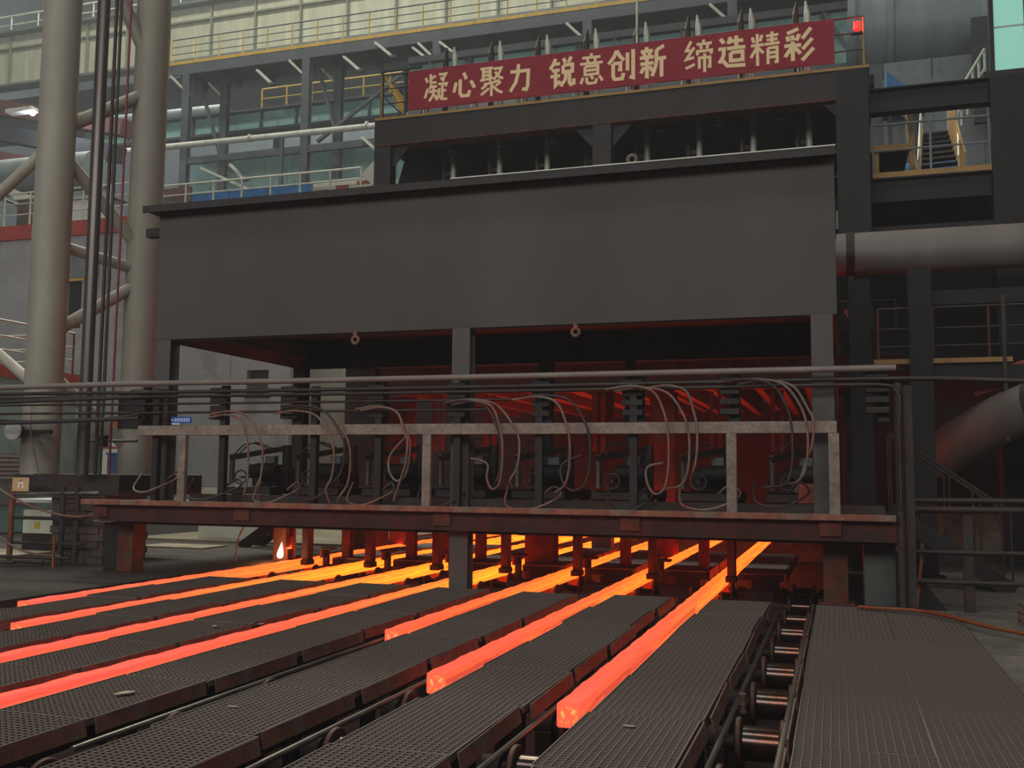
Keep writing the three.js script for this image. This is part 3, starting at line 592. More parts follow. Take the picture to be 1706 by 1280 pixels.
// ------------------------------------------------------------------ caster structure behind the platform
{
  const t = thing('caster_deck', 'low steel deck behind the hood, underside ribs lit red by the billets', 'deck', [-4.8, 3.3, -20]);
  part(t, 'front_beam', hBeam(V(-9.55, 3.6, -20.0), V(1.2, 3.6, -20.0), 0.24, 0.6, 0.03), M.rustSteel);
  part(t, 'floor_plate', bx(-9.55, 1.2, 3.86, 3.9, -30, -20.1), M.black);
  for (let i = 0; i < 21; i++) { const x = -9.4 + i * 0.52; part(t, 'rib', bx(x - 0.08, x + 0.08, 3.36 + (i % 2) * 0.12, 3.86, -29.8, -20.15), M.lug); }
  for (let k = 0; k < 8; k++) { const x = SX(k - 1) - 0.62; part(t, 'guide_post', bx(x - 0.13, x - 0.05, 2.1, 3.36, -21.3, -21.2), M.rustPlate); part(t, 'guide_post', bx(x + 0.05, x + 0.13, 2.1, 3.36, -21.3, -21.2), M.rustPlate); }
  const r = railing('deck_rail', 'dark low railing along the front of the low deck behind the hood', V(-10.3, 3.9, -20.1), V(1.1, 3.9, -20.1), [0.5, 1.05], 1.25, 0.02, M.darkSteel);
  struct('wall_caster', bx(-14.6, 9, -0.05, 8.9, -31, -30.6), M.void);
  const p = thing('wing_wall', 'rust red plate wall at the left end of the low deck', 'plate', [-9.7, 0, -20.6]);
  part(p, 'plate', bx(-9.58, -9.0, 0, 3.3, -20.8, -20.7), M.rustSteel);
  part(p, 'stiffener', bx(-9.2, -9.1, 0, 3.3, -20.7, -20.62), M.rustSteel);
  const q = thing('wing_wall', 'black box column left of the red plate wall', 'column', [-10.0, 0, -20.3]);
  part(q, 'shaft', bx(-10.35, -9.6, -0.03, 3.9, -20.6, -19.9, 0.02), M.hoodDark);
  part(q, 'cap_plate', bx(-10.4, -9.5, 3.9, 3.95, -20.7, -19.8), M.hoodDark);
}
stairs('steel_stairs', 'small steel stairs with yellow handrail seen under the hood', V(-8.4, 1.4, -23), V(-9.2, 3.6, -25), 0.9, 10, M.darkSteel, M.darkSteel, M.yellow, 0.9);
{
  // black frame that carries the slogan banner
  const t = thing('portal_frame', 'heavy black steel portal frame above the hood carrying the banner', 'frame', [-4.95, 0, -22]);
  part(t, 'top_beam', hBeam(V(-10.72, 9.93, -22), V(0.8, 9.93, -22), 0.34, 0.66, 0.03), M.blackSteel);
  part(t, 'web_plate', bx(-10.72, 0.8, 9.62, 10.24, -21.86, -21.84), M.blackSteel);
  for (const x of [-10.48, -4.98, 0.52]) {
    const c = part(t, 'column', bx(x - 0.22, x + 0.22, -0.03, 9.62, -22.15, -21.8, 0.01), M.blackSteel);
    for (const s of [-1, 1]) if (x + s * 0.8 > -10.8 && x + s * 0.8 < 0.8) { const sh = new THREE.Shape(); sh.moveTo(0, 0); sh.lineTo(s * 0.5, 0); sh.lineTo(0, -0.55); sh.closePath(); part(c, 'haunch', new THREE.ExtrudeGeometry(sh, { depth: 0.04, bevelEnabled: false }).translate(x + s * 0.22, 9.62, -21.98), M.blackSteel); }
  }
  part(t, 'lower_flange', bx(-10.7, 0.8, 9.58, 9.61, -22.2, -21.78), M.rustSteel);
  const d = thing('casting_floor', 'dark casting floor slab behind the portal frame', 'deck', [-5, 9.5, -27]);
  part(d, 'slab', bx(-10.9, 0.9, 10.0, 10.22, -31, -22.2), M.hoodDark);
  for (let i = 0; i < 9; i++) part(d, 'floor_beam', hBeam(V(-10.2 + 1.3 * i, 9.7, -30.6), V(-10.2 + 1.3 * i, 9.7, -22.3), 0.2, 0.5, 0.02), M.hoodDark);
  part(d, 'apron_plate', bar(V(-10.2, 9.5, -22.6), V(-9.0, 8.2, -26), 0.05, 1.6), M.hoodDark);
  part(d, 'edge_strip', bx(-10.7, 0.8, 10.24, 10.3, -22.2, -21.8), M.ochre);
}
for (let k = 0; k < 8; k++) {                                            // strand guides that rise behind the banner
  const x = SX(k - 1) - 0.07, z = -23.4, t = thing('strand_guide', `pair of pale upright guide pipes behind the banner, ${ORD[7 - k]} from the left`, 'guide pipe', [x, 3.9, z], 'guide pipe pairs behind the banner');
  for (const s of [-1, 1]) {
    part(t, 'pipe', rod(V(x + s * 0.13, 3.9, z), V(x + s * 0.13, 12.3, z), 0.075, 12), s < 0 ? M.pipeDark : M.railPale);
    part(t, 'tip', rod(V(x + s * 0.13, 12.3, z), V(x + s * 0.10, 12.62, z), 0.075, 12, 0.02), s < 0 ? M.pipeDark : M.railPale);
  }
  for (const y of [5, 7.2, 9.2, 11.2]) part(t, 'tie', bx(x - 0.14, x + 0.14, y, y + 0.1, z - 0.03, z + 0.03), M.rustSteel);
}
railing('frame_rail', 'railing on the portal frame behind the red banner', V(-10.6, 10.28, -21.95), V(0.7, 10.28, -21.95), [0.42, 0.8, 1.15], 1.25, 0.022, M.darkSteel, M.ochre);
railing('inner_rail', 'thin grey railing under the portal frame above the hood', V(-10.4, 7.55, -22.4), V(0.5, 7.55, -22.4), [0.55, 1.1], 1.4, 0.025, M.greyPaint);
{
  // steel cage of stairs at the left end of the banner
  const t = thing('stair_cage', 'narrow dark steel cage with yellow guard left of the banner', 'frame', [-10.3, 10.28, -22.6]);
  for (const [x, z] of [[-10.66, -22.1], [-10.02, -22.1], [-10.66, -23.2], [-10.02, -23.2]]) part(t, 'post', bx(x - 0.035, x + 0.035, 10.28, 11.62, z - 0.035, z + 0.035), M.slateDark);
  part(t, 'top_frame', bx(-10.7, -9.6, 11.58, 11.64, -22.13, -22.07), M.slateDark);
  part(t, 'brace', bar(V(-10.6, 11.5, -22.1), V(-9.9, 10.3, -22.1), 0.04, 0.05), M.yellow);
  part(t, 'brace', bar(V(-10.62, 10.95, -22.2), V(-10.02, 10.35, -22.2), 0.03, 0.04), M.slateDark);
  const sh = new THREE.Shape(); sh.moveTo(0, 0); sh.lineTo(0.36, -0.4); sh.lineTo(0.36, -0.85); sh.quadraticCurveTo(0.05, -0.6, 0, 0);
  part(t, 'guard_plate', new THREE.ExtrudeGeometry(sh, { depth: 0.02, bevelEnabled: false }).translate(-10.6, 11.45, -22.5), M.yellow);
}
{
  const t = thing('warning_beacon', 'small glowing red beacon on the railing right of the banner', 'lamp', [0.58, 11.05, -21.9]);
  part(t, 'bracket', bx(0.45, 0.68, 11.03, 11.06, -21.95, -21.85), M.darkSteel);
  part(t, 'lamp_lens', new THREE.CylinderGeometry(0.075, 0.08, 0.17, 18).translate(0.57, 11.2, -21.88), new THREE.MeshStandardMaterial({ color: 0xff5040, emissive: 0xff2a22, emissiveIntensity: 1.3, roughness: 0.4 }));
  const l = new THREE.PointLight(0xff2a22, 1.2, 6, 2); l.position.set(0.57, 11.2, -21.88); scene.add(l);
}
// ------------------------------------------------------------------ slogan banner
const STROKES = {
  '凝': '8,16 17,32|6,82 18,52|30,6 30,34 54,34|51,12 31,23|34,40 25,54|30,47 56,47|22,62 58,62|42,47 42,62 38,77 24,93|44,72 55,87|62,9 93,9 80,25|70,19 84,32|60,40 96,40 91,50|78,40 78,86|78,62 94,62|66,54 63,74 55,92|62,76 76,89 99,90',
  '心': '17,42 8,74|34,34 34,78 42,88 68,88 74,72|48,14 60,36|78,42 94,66',
  '聚': '5,9 56,9|16,9 16,44|45,9 45,52|16,20 45,20|16,31 45,31|4,46 56,40|58,12 90,12 78,30 58,47|64,22 80,39 97,46|84,50 56,56 18,58|50,55 50,98|32,60 10,73|40,72 8,92|88,56 68,67|56,66 74,82 95,91',
  '力': '10,31 86,31 84,78 77,90 60,87|44,8 42,40 33,66 10,92',
  '锐': '27,5 16,24 5,37|20,22 44,22|12,42 43,42|6,60 45,60|27,42 27,89 46,76|58,7 66,22|89,5 78,22|57,29 93,29 93,50 57,50 57,29|68,50 66,72 47,93|82,50 82,84 88,91 99,88 99,74',
  '意': '50,1 50,12|15,14 85,14|34,18 38,29|66,18 62,29|6,32 94,32|25,41 75,41 75,66 25,66 25,41|25,53 75,53|18,74 9,93|32,74 32,87 38,93 66,93 71,80|48,70 57,81|80,72 93,89',
  '创': '32,4 22,24 3,43|32,4 44,22 59,36|20,43 46,43 46,63 37,62|20,43 20,83 26,91 52,91 57,74|71,14 71,68|91,5 91,91 78,87',
  '新': '28,3 28,13|7,16 51,16|17,20 22,31|41,20 36,31|3,35 55,35|5,53 53,53|29,35 29,92 21,90|20,62 7,81|38,62 49,77|91,5 64,16|64,14 64,50 58,72 47,93|64,42 99,42|82,42 82,98',
  '缔': '25,3 8,30 27,31|35,22 8,56 35,52|5,83 37,72|67,1 67,13|43,14 95,14|56,18 60,29|82,18 77,29|46,47 46,35 94,35 92,47|52,87 52,55 88,55 88,83 80,82|70,43 70,99',
  '造': '12,7 25,22|5,38 25,38 22,60 7,79|18,70 36,89 99,91|48,5 40,25|46,18 92,18|68,3 68,38|35,38 99,38|48,51 89,51 89,75 48,75 48,51',
  '精': '8,13 14,30|41,9 34,28|3,38 47,38|25,5 25,98|24,42 3,73|28,46 45,63|54,14 95,14|56,26 92,26|49,38 99,38|74,3 74,38|60,50 60,97|60,50 90,50 90,92 81,93|60,64 90,64|60,77 90,77',
  '彩': '49,5 12,16|12,24 18,39|28,22 32,37|51,20 42,39|3,52 57,52|30,40 30,97|28,56 5,83|34,56 55,77|89,5 61,35|93,36 61,65|97,64 59,97',
};
{
  const x0 = -9.81, x1 = 0.1, y0 = 10.41, y1 = 11.38, W = 2048, H = 208, cv = document.createElement('canvas'); cv.width = W; cv.height = H;
  const c = cv.getContext('2d'), px = (x) => (x - x0) / (x1 - x0) * W;
  c.fillStyle = '#861c2a'; c.fillRect(0, 0, W, H);
  for (let i = 0; i < 260; i++) { c.fillStyle = rnd() < 0.5 ? 'rgba(120,20,34,0.10)' : 'rgba(190,50,56,0.08)'; c.fillRect(rnd() * W, rnd() * H, rr(20, 160), rr(3, 26)); }
  c.strokeStyle = '#e6cc9a'; c.lineJoin = 'miter'; c.lineCap = 'butt'; c.miterLimit = 3;
  [['凝', -9.4, -8.78], ['心', -8.66, -8.04], ['聚', -7.97, -7.35], ['力', -7.24, -6.66], ['锐', -6.24, -5.63], ['意', -5.53, -4.92], ['创', -4.84, -4.19], ['新', -4.12, -3.49], ['缔', -3.1, -2.45], ['造', -2.37, -1.75], ['精', -1.66, -1.02], ['彩', -0.95, -0.3]].forEach(([ch, a, b]) => {
    const w = px(b) - px(a), h = H * 0.80, oy = H * 0.09;
    for (const st of STROKES[ch].split('|')) {
      c.lineWidth = 'oneof 凝聚缔精意'.includes(ch) ? 14 : 18;
      c.beginPath(); st.split(' ').forEach((p, i) => { const [x, y] = p.split(',').map(Number); (i ? c.lineTo : c.moveTo).call(c, px(a) + x / 100 * w, oy + y / 100 * h); }); c.stroke();
    }
  });
  const tx = new THREE.CanvasTexture(cv); tx.colorSpace = THREE.SRGBColorSpace; tx.magFilter = THREE.LinearFilter;
  const t = thing('slogan_banner', 'long red cloth banner with cream Chinese slogan characters', 'banner', [(x0 + x1) / 2, y0, -21.8]);
  const g = new THREE.PlaneGeometry(x1 - x0, y1 - y0, 120, 6), p = g.attributes.position;
  for (let i = 0; i < p.count; i++) p.setZ(i, 0.012 * Math.sin(p.getX(i) * 5.1) + 0.006 * Math.sin(p.getX(i) * 13 + p.getY(i) * 4));
  g.computeVertexNormals(); g.translate(0, (y1 - y0) / 2, 0.02);
  const front = finish(new THREE.Mesh(g, new THREE.MeshStandardMaterial({ map: tx, roughness: 0.8 }))); front.name = 'printed_cloth'; t.add(front);
  const back = finish(new THREE.Mesh(g.clone().translate(0, 0, -0.006), M.red)); back.name = 'cloth_backing'; t.add(back);
  for (let x = x0 + 0.4; x < x1; x += 1.25) part(t, 'tie', bx(x - 0.01, x + 0.01, y0 - 0.12, y0, -21.86, -21.8), M.white);
  for (const y of [y0, y1]) part(t, 'batten', bx(x0, x1, y - 0.012, y + 0.012, -21.815, -21.795), M.red);
}

// ------------------------------------------------------------------ round tube towers on the left
{
  const t = thing('lattice_tower', 'tall tower of two thick grey round columns with diagonal tube bracing', 'tower', [-13.4, 1.15, -15.4]);
  const P1 = (y) => V(-13.85, y, -14.8), P2 = (y) => V(-13.13, y, -16.5);
  part(t, 'column', rod(P1(1.5), P1(30), 0.335, 40), M.pole);
  part(t, 'column', rod(P2(1.5), P2(30), 0.33, 40), M.pole);
  const br = (a, b, r) => part(t, 'brace', rod(a, b, r, 18), M.brace);
  br(P1(12.9), P2(9.75), 0.13); br(P2(9.25), P1(7.95), 0.13); br(P1(7.65), P2(5.9), 0.12); br(P2(5.35), P1(4.05), 0.12); br(P1(3.45), P2(1.9), 0.12); br(P1(5.8), P2(5.55), 0.11);
  br(P1(7.75), V(-15.6, 6.5, -14.8), 0.11); br(P1(3.0), V(-15.6, 4.2, -14.8), 0.1); br(P2(13.2), P1(16), 0.13);
  part(t, 'base_beam', bx(-14.15, -11.85, 1.14, 1.52, -16.9, -14.5, 0.02), M.darkSteel);
  part(t, 'wrap', new THREE.CylinderGeometry(0.35, 0.35, 0.7, 28).translate(-13.13, 2.75, -16.5), M.blackSteel, 'dark cable wrapping around the rear column');
}
solo('riser_pipe', 'dark worn riser pipe standing between the two round tower columns', 'pipe', rod(V(-12.45, 1.5, -14.3), V(-12.45, 24, -14.3), 0.095, 18), M.riser);
solo('riser_pipe', 'slim brown riser right of the dark worn riser pipe', 'pipe', rod(V(-12.23, 1.5, -14.35), V(-12.23, 24, -14.35), 0.032, 10), M.darkSteel);
solo('riser_pipe', 'slim black riser nearest the rear tower column', 'pipe', rod(V(-12.13, 1.5, -14.35), V(-12.13, 24, -14.35), 0.028, 10), M.cable);
solo('hanging_cable', 'thin grey cable hanging left of the riser pipes', 'cable', rod(V(-12.58, 1.5, -14.3), V(-12.62, 24, -14.3), 0.018, 8), M.cable);
solo('hanging_cable', 'crimson hose hanging straight down beside the rear tower column', 'hose', rod(V(-11.9, 1.5, -14.3), V(-11.84, 24, -14.3), 0.022, 10), M.hoseRed);
{
  const t = thing('wall_ladder', 'thin dark ladder rising between the tower columns', 'ladder', [-13.6, 2, -17.4]);
  for (const x of [-13.95, -13.5]) part(t, 'rail', rod(V(x, 2, -17.4), V(x + 0.0, 16, -17.4), 0.016, 6), M.cable);
  for (let i = 0; i < 22; i++) part(t, 'rung', rod(V(-13.95, 2.4 + i * 0.62, -17.4), V(-13.5, 2.3 + i * 0.62, -17.4), 0.012, 6), M.cable);
  const u = thing('level_valve', 'dark valve with a level handle in front of the tower base', 'valve', [-12.1, 2.0, -14.6]);
  part(u, 'stem', rod(V(-12.6, 2.1, -14.55), V(-11.55, 2.1, -14.55), 0.025, 8), M.pipeSteel);
  part(u, 'body', rod(V(-12.25, 2.0, -14.55), V(-12.25, 2.2, -14.55), 0.08, 14), M.blackSteel);
  const w = thing('flood_lamp', 'round cream flood lamp on the left tower column', 'lamp', [-14.05, 2.1, -14.35]);
  part(w, 'housing', rod(V(-14.02, 2.28, -14.5), V(-13.98, 2.28, -14.28), 0.09, 22, 0.17), M.darkSteel);
  part(w, 'lens', rod(V(-13.98, 2.28, -14.28), V(-13.976, 2.28, -14.25), 0.165, 26), M.white);
  part(w, 'bracket', bx(-13.95, -13.3, 2.22, 2.3, -14.48, -14.42), M.darkSteel);
  solo('hanging_cable', 'pale cable hanging down the front of the left tower column', 'cable', tube([[-13.72, 2.75, -14.4], [-13.7, 2.3, -14.38], [-13.58, 1.8, -14.4], [-13.5, 1.5, -14.42]], 0.014, 24, 6), M.frameGrey);
  const p = thing('masonry_pier', 'rough dark brick pier under the tower base beam', 'pier', [-12.5, -0.03, -15]);
  for (let j = 0; j < 9; j++) for (let i = 0; i < 4; i++) { const o = (j % 2) * 0.12; part(p, 'brick', bx(-13.2 + i * 0.26 + o, -12.955 + i * 0.26 + o, j * 0.13 - 0.03, j * 0.13 + 0.09, -15.6, -14.42 + rr(-0.012, 0.012), 0.008), M.brick); }
  part(p, 'mortar_core', bx(-13.17, -12.1, -0.03, 1.14, -15.6, -14.45), M.brick);
}
// odds and ends left of the platform
{
  const t = thing('barrier_frame', 'orange brown tube barrier with a beige sign, lower left', 'barrier', [-13.6, -0.03, -14.2]);
  for (const [x, m] of [[-13.85, M.orange], [-12.75, M.darkSteel], [-12.45, M.darkSteel]]) part(t, 'post', rod(V(x, -0.03, -14.2), V(x, 1.3, -14.2), 0.05, 10), m);
  part(t, 'top_rail', rod(V(-13.85, 1.16, -14.2), V(-12.0, 1.2, -14.2), 0.03, 8), M.pipeSteel);
  for (const y of [0.75, 0.32]) part(t, 'mid_rail', rod(V(-13.85, y, -14.2), V(-12.3, y, -14.2), 0.03, 8), M.darkSteel);
  const cv = document.createElement('canvas'); cv.width = 128; cv.height = 84; const c = cv.getContext('2d');
  c.fillStyle = '#c9a276'; c.fillRect(0, 0, 128, 84); c.strokeStyle = '#f0e8d8'; c.lineWidth = 9; c.beginPath(); c.moveTo(46, 66); c.lineTo(50, 32); c.lineTo(78, 32); c.lineTo(82, 66); c.stroke(); c.fillStyle = '#8a6a46'; c.beginPath(); c.moveTo(50, 24); c.lineTo(64, 8); c.lineTo(78, 24); c.fill();
  const tx = new THREE.CanvasTexture(cv); tx.colorSpace = THREE.SRGBColorSpace;
  const s = finish(new THREE.Mesh(new THREE.BoxGeometry(0.36, 0.24, 0.012), [M.orange, M.orange, M.orange, M.orange, new THREE.MeshStandardMaterial({ map: tx, roughness: 0.7 }), M.orange])); s.name = 'sign_plate'; s.position.set(-13.62 + 13.6, 1.33 + 0.03, 0.06); t.add(s);
  const b = thing('striped_barrier', 'yellow and black striped bollard board behind the barrier', 'barrier', [-14.3, -0.03, -16.2]);
  for (let i = 0; i < 6; i++) part(b, 'stripe_board', bx(-14.75, -14.15, 0.1 + i * 0.19, 0.27 + i * 0.19, -16.25, -16.2, 0.005), i % 2 ? M.yellow : M.black);
  for (const x of [-14.8, -14.12]) part(b, 'post', bx(x - 0.03, x + 0.03, -0.03, 1.3, -16.32, -16.26), M.darkSteel);
  const w = thing('white_bin', 'low white steel bin behind the orange barrier', 'bin', [-15.3, -0.03, -16.6]);
  part(w, 'body', bx(-15.8, -14.9, 0.3, 0.78, -17.2, -16.5, 0.02), M.wallBright);
  part(w, 'lid', bx(-15.9, -14.6, 0.92, 1.0, -17.3, -16.4, 0.02), M.white);
  part(w, 'frame', bx(-15.8, -14.8, -0.03, 0.28, -17.1, -16.5, 0.01), M.blackSteel);
  part(w, 'sticker', bx(-15.5, -15.36, 0.4, 0.54, -16.5, -16.495), M.yellow);
  for (const [i, x, z, w2, d] of [[0, -15.4, -15.6, 1.6, 1.2], [1, -14.2, -16.8, 1.2, 0.8], [2, -13.4, -18.5, 1.6, 0.9]]) solo('floor_plate', `pale worn floor sheet lying behind the barrier, ${ORD[i]} from the left`, 'sheet', bx(x - w2 / 2, x + w2 / 2, -0.03, 0.0, z - d / 2, z + d / 2), M.concPale, 'pale floor sheets lower left');
  [[-15.6, -13.6, -13.75, 0.09], [-15.6, -12.2, -13.55, 0.12], [-15.2, -12.6, -13.4, 0.06], [-15.4, -13.0, -13.2, 0.05]].forEach(([x0, x1, z, y], i) => solo('steel_bar', `dark steel bar lying on the floor lower left, ${ORD[i]} from the back`, 'bar', rod(V(x0, y, z + 0.1), V(x1, y, z - 0.25), 0.03, 8), M.darkSteel, 'bars on the floor lower left'));
  solo('hose', 'grey hose drooping from the barrier top down to the right', 'hose', tube([[-14.6, 1.75, -13.9], [-13.9, 1.25, -13.95], [-13.2, 0.95, -14], [-12.4, 0.8, -14.05], [-11.9, 0.85, -14.1]], 0.02, 40, 7), M.hose);
  solo('hose', 'grey hose drooping low across the barrier posts', 'hose', tube([[-14.6, 0.9, -13.9], [-14.0, 0.5, -13.95], [-13.3, 0.18, -14], [-12.6, 0.12, -14.05]], 0.02, 40, 7), M.hose);
  solo('floor_stake', 'thin rusty stake standing in front of the brick pier', 'stake', rod(V(-12.35, -0.03, -13.6), V(-12.35, 0.5, -13.6), 0.022, 8), M.orange);
  const st = thing('service_stairs', 'dark steep stairs under the platform left of the flame', 'stairs', [-11.3, 0, -19]);
  for (const s of [0, 0.6]) part(st, 'stringer', bar(V(-12.3, -0.05, -19 - s), V(-10.4, 1.25, -19 - s), 0.06, 0.22), M.blackSteel);
  for (let i = 1; i < 6; i++) part(st, 'tread', bx(-12.3 + i * 0.32 - 0.1, -12.3 + i * 0.32 + 0.1, i * 0.215 - 0.03, i * 0.215, -19.6, -19), M.blackSteel);
  solo('stained_board', 'pale stained board standing behind the dark stairs', 'board', bx(-14.5, -12.9, -0.03, 1.2, -20.7, -20.6), M.wallBright);
  solo('floor_plate', 'broad pale concrete slab seen under the left of the platform', 'slab', bx(-16, -10.2, -0.03, 0.02, -25, -20), M.concPale);
  const bt = thing('spill_bench', 'stack of dark steel troughs beyond the leftmost billets', 'trough', [-9.5, -0.03, -24]);
  for (let i = 0; i < 4; i++) part(bt, 'trough', bx(-11.6 + i * 0.3, -7.6, i * 0.16, i * 0.16 + 0.07, -25.5 - i * 0.5, -25.2 - i * 0.5, 0.01), i % 2 ? M.pipeSteel : M.darkSteel);
}
// name boards
function board(name, label, cat, x, y, z, w, h, bg, marks, tilt = 0, edge = M.blueDark) {
  const cv = document.createElement('canvas'); cv.width = 192; cv.height = Math.round(192 * h / w); const c = cv.getContext('2d');
  c.fillStyle = bg; c.fillRect(0, 0, 192, cv.height); marks(c, 192, cv.height);
  const tx = new THREE.CanvasTexture(cv); tx.colorSpace = THREE.SRGBColorSpace;
  const t = thing(name, label, cat, [x, y, z]);
  const o = finish(new THREE.Mesh(new THREE.BoxGeometry(w, h, 0.012), [edge, edge, edge, edge, new THREE.MeshStandardMaterial({ map: tx, roughness: 0.6 }), edge])); o.name = 'sign_face'; o.rotation.z = tilt; o.position.y = h / 2; t.add(o);
  part(t, 'bracket', bx(x - 0.02, x + 0.02, y + h * 0.2, y + h * 0.8, z - 0.05, z - 0.006), M.darkSteel);
  return t;
}
board('name_board', 'small blue board with a white line of characters by the left hood post', 'sign', -9.5, 2.31, -12.96, 0.36, 0.1, '#1f4a9a', (c, w, h) => { c.fillStyle = '#dfe8f4'; c.fillRect(6, h * 0.42, 20, h * 0.14); for (let i = 0; i < 7; i++) { c.fillRect(36 + i * 21, h * 0.25, 15, h * 0.12); c.fillRect(36 + i * 21, h * 0.5, 15, h * 0.1); c.fillRect(41 + i * 21, h * 0.2, 4, h * 0.6); } });
solo('tag_plate', 'tiny white plate on the bar under the blue board', 'plate', bx(-9.66, -9.52, 2.29, 2.315, -12.97, -12.95), M.white);
{
  const t = thing('notice_cabinet', 'cream and red notice cabinet beside the rear tower column', 'cabinet', [-15.5, 0, -18.8]);
  part(t, 'body', bx(-15.95, -15.05, 1.2, 2.7, -19.0, -18.8, 0.02), M.wallBright);
  for (const x of [-15.9, -15.1]) part(t, 'leg', bx(x - 0.04, x + 0.04, -0.03, 1.2, -18.95, -18.85), M.darkSteel);
  part(t, 'red_top', bx(-15.95, -15.05, 2.35, 2.7, -18.8, -18.78), M.red);
  part(t, 'red_line', bx(-15.9, -15.1, 2.08, 2.13, -18.8, -18.785), M.red);
  const u = thing('blue_box', 'small dark blue steel box in front of the notice cabinet', 'box', [-15.1, 1.5, -18.5]);
  part(u, 'body', bx(-15.3, -14.8, 1.45, 1.95, -18.7, -18.3, 0.02), M.blueDark);
  part(u, 'stand', bx(-15.1, -15.0, -0.03, 1.45, -18.55, -18.45), M.darkSteel);
  part(u, 'lid', bx(-15.33, -14.77, 1.93, 1.98, -18.72, -18.28, 0.01), M.blueDark);
}

// ------------------------------------------------------------------ buildings on the left
{
  const t = thing('control_house', 'long grey control house wall with a red parapet band, left background', 'building', [-22, 0, -27]);
  part(t, 'wall', merge([bx(-36, -24.6, 0, 9.6, -27.3, -27), bx(-23.9, -17.45, 0, 9.6, -27.3, -27), bx(-16.68, -15.55, 0, 9.6, -27.3, -27), bx(-24.6, -23.9, 0, 6.3, -27.3, -27), bx(-24.6, -23.9, 7.9, 9.6, -27.3, -27), bx(-17.45, -16.68, 0, 3.93, -27.3, -27), bx(-17.45, -16.68, 4.74, 9.6, -27.3, -27)]), M.wallGrey);
  part(t, 'roof', bx(-36, -18.5, 9.5, 9.7, -33, -27.3), M.slateDark);
  part(t, 'red_band', bx(-36, -15.5, 9.45, 9.95, -27.0, -26.9), M.red);
  const d = part(t, 'door', bx(-24.6, -23.9, 6.3, 7.9, -27.28, -27.24), M.black);
  part(d, 'door_frame', merge([bx(-24.68, -24.6, 6.25, 7.98, -27.05, -26.96), bx(-24.6, -23.8, 7.9, 7.98, -27.05, -26.96)]), M.yellow);
  part(t, 'light_panel', bx(-24.7, -23.2, 8.0, 8.9, -27.0, -26.97), M.greyPaint);
  const w = part(t, 'window', bx(-17.45, -16.68, 3.93, 4.74, -27.25, -27.2), M.black);
  part(w, 'sill', bx(-17.5, -16.6, 3.88, 3.95, -27.0, -26.9), M.darkSteel);
  part(w, 'shutter', bx(-17.45, -16.68, 3.95, 4.3, -27.1, -27.06), M.slateDark);
  for (let x = -34.5; x < -16; x += 2.35) part(t, 'joint_strip', bx(x - 0.015, x + 0.015, 0, 9.45, -27, -26.985), M.greyPaint);
  struct('wall_lit_bay', bx(-18.6, -15.6, 0, 7.4, -33.2, -33), M.wallBright);
  const c = thing('brown_post', 'brown grey pilaster at the right end of the grey control house', 'column', [-15.6, 0, -27]);
  part(c, 'shaft', bx(-15.75, -15.35, 0, 5.2, -27.0, -26.7, 0.01), M.wallBrown);
  part(c, 'base', bx(-15.85, -15.25, 0, 0.3, -27.1, -26.6, 0.01), M.wallBrown);
}
railing('roof_rail', 'pale tube railing on the red parapet of the control house', V(-34, 9.95, -27), V(-21.8, 9.95, -27), [0.4, 0.78, 1.15], 1.1, 0.035, M.railPale);
{
  const t = thing('annex', 'pale teal annex box with red cornice, far left', 'building', [-23, 0, -20]);
  part(t, 'wall', bx(-28, -20, 0, 3.95, -22.6, -12.5), M.tealPale);
  part(t, 'cornice', bx(-28.05, -19.95, 3.92, 4.22, -22.65, -12.45), M.red);
  part(t, 'shutter', bx(-20, -19.96, 0.7, 2.0, -21.2, -16), M.greyPaint);
  for (let i = 0; i < 6; i++) part(t, 'slat', bx(-19.97, -19.93, 1.35 + i * 0.11, 1.41 + i * 0.11, -21.2, -16), M.wallGrey);
}
railing('annex_rail', 'rusty orange railing along the front edge of the teal annex', V(-20.1, 4.22, -13), V(-20.1, 4.22, -22.5), [0.4, 0.75, 1.15], 1.3, 0.03, M.railPale, M.orange);
railing('annex_rail', 'rusty orange railing across the far end of the teal annex', V(-27.5, 4.22, -22.5), V(-20.1, 4.22, -22.5), [0.4, 0.75, 1.15], 1.4, 0.03, M.railPale, M.orange);
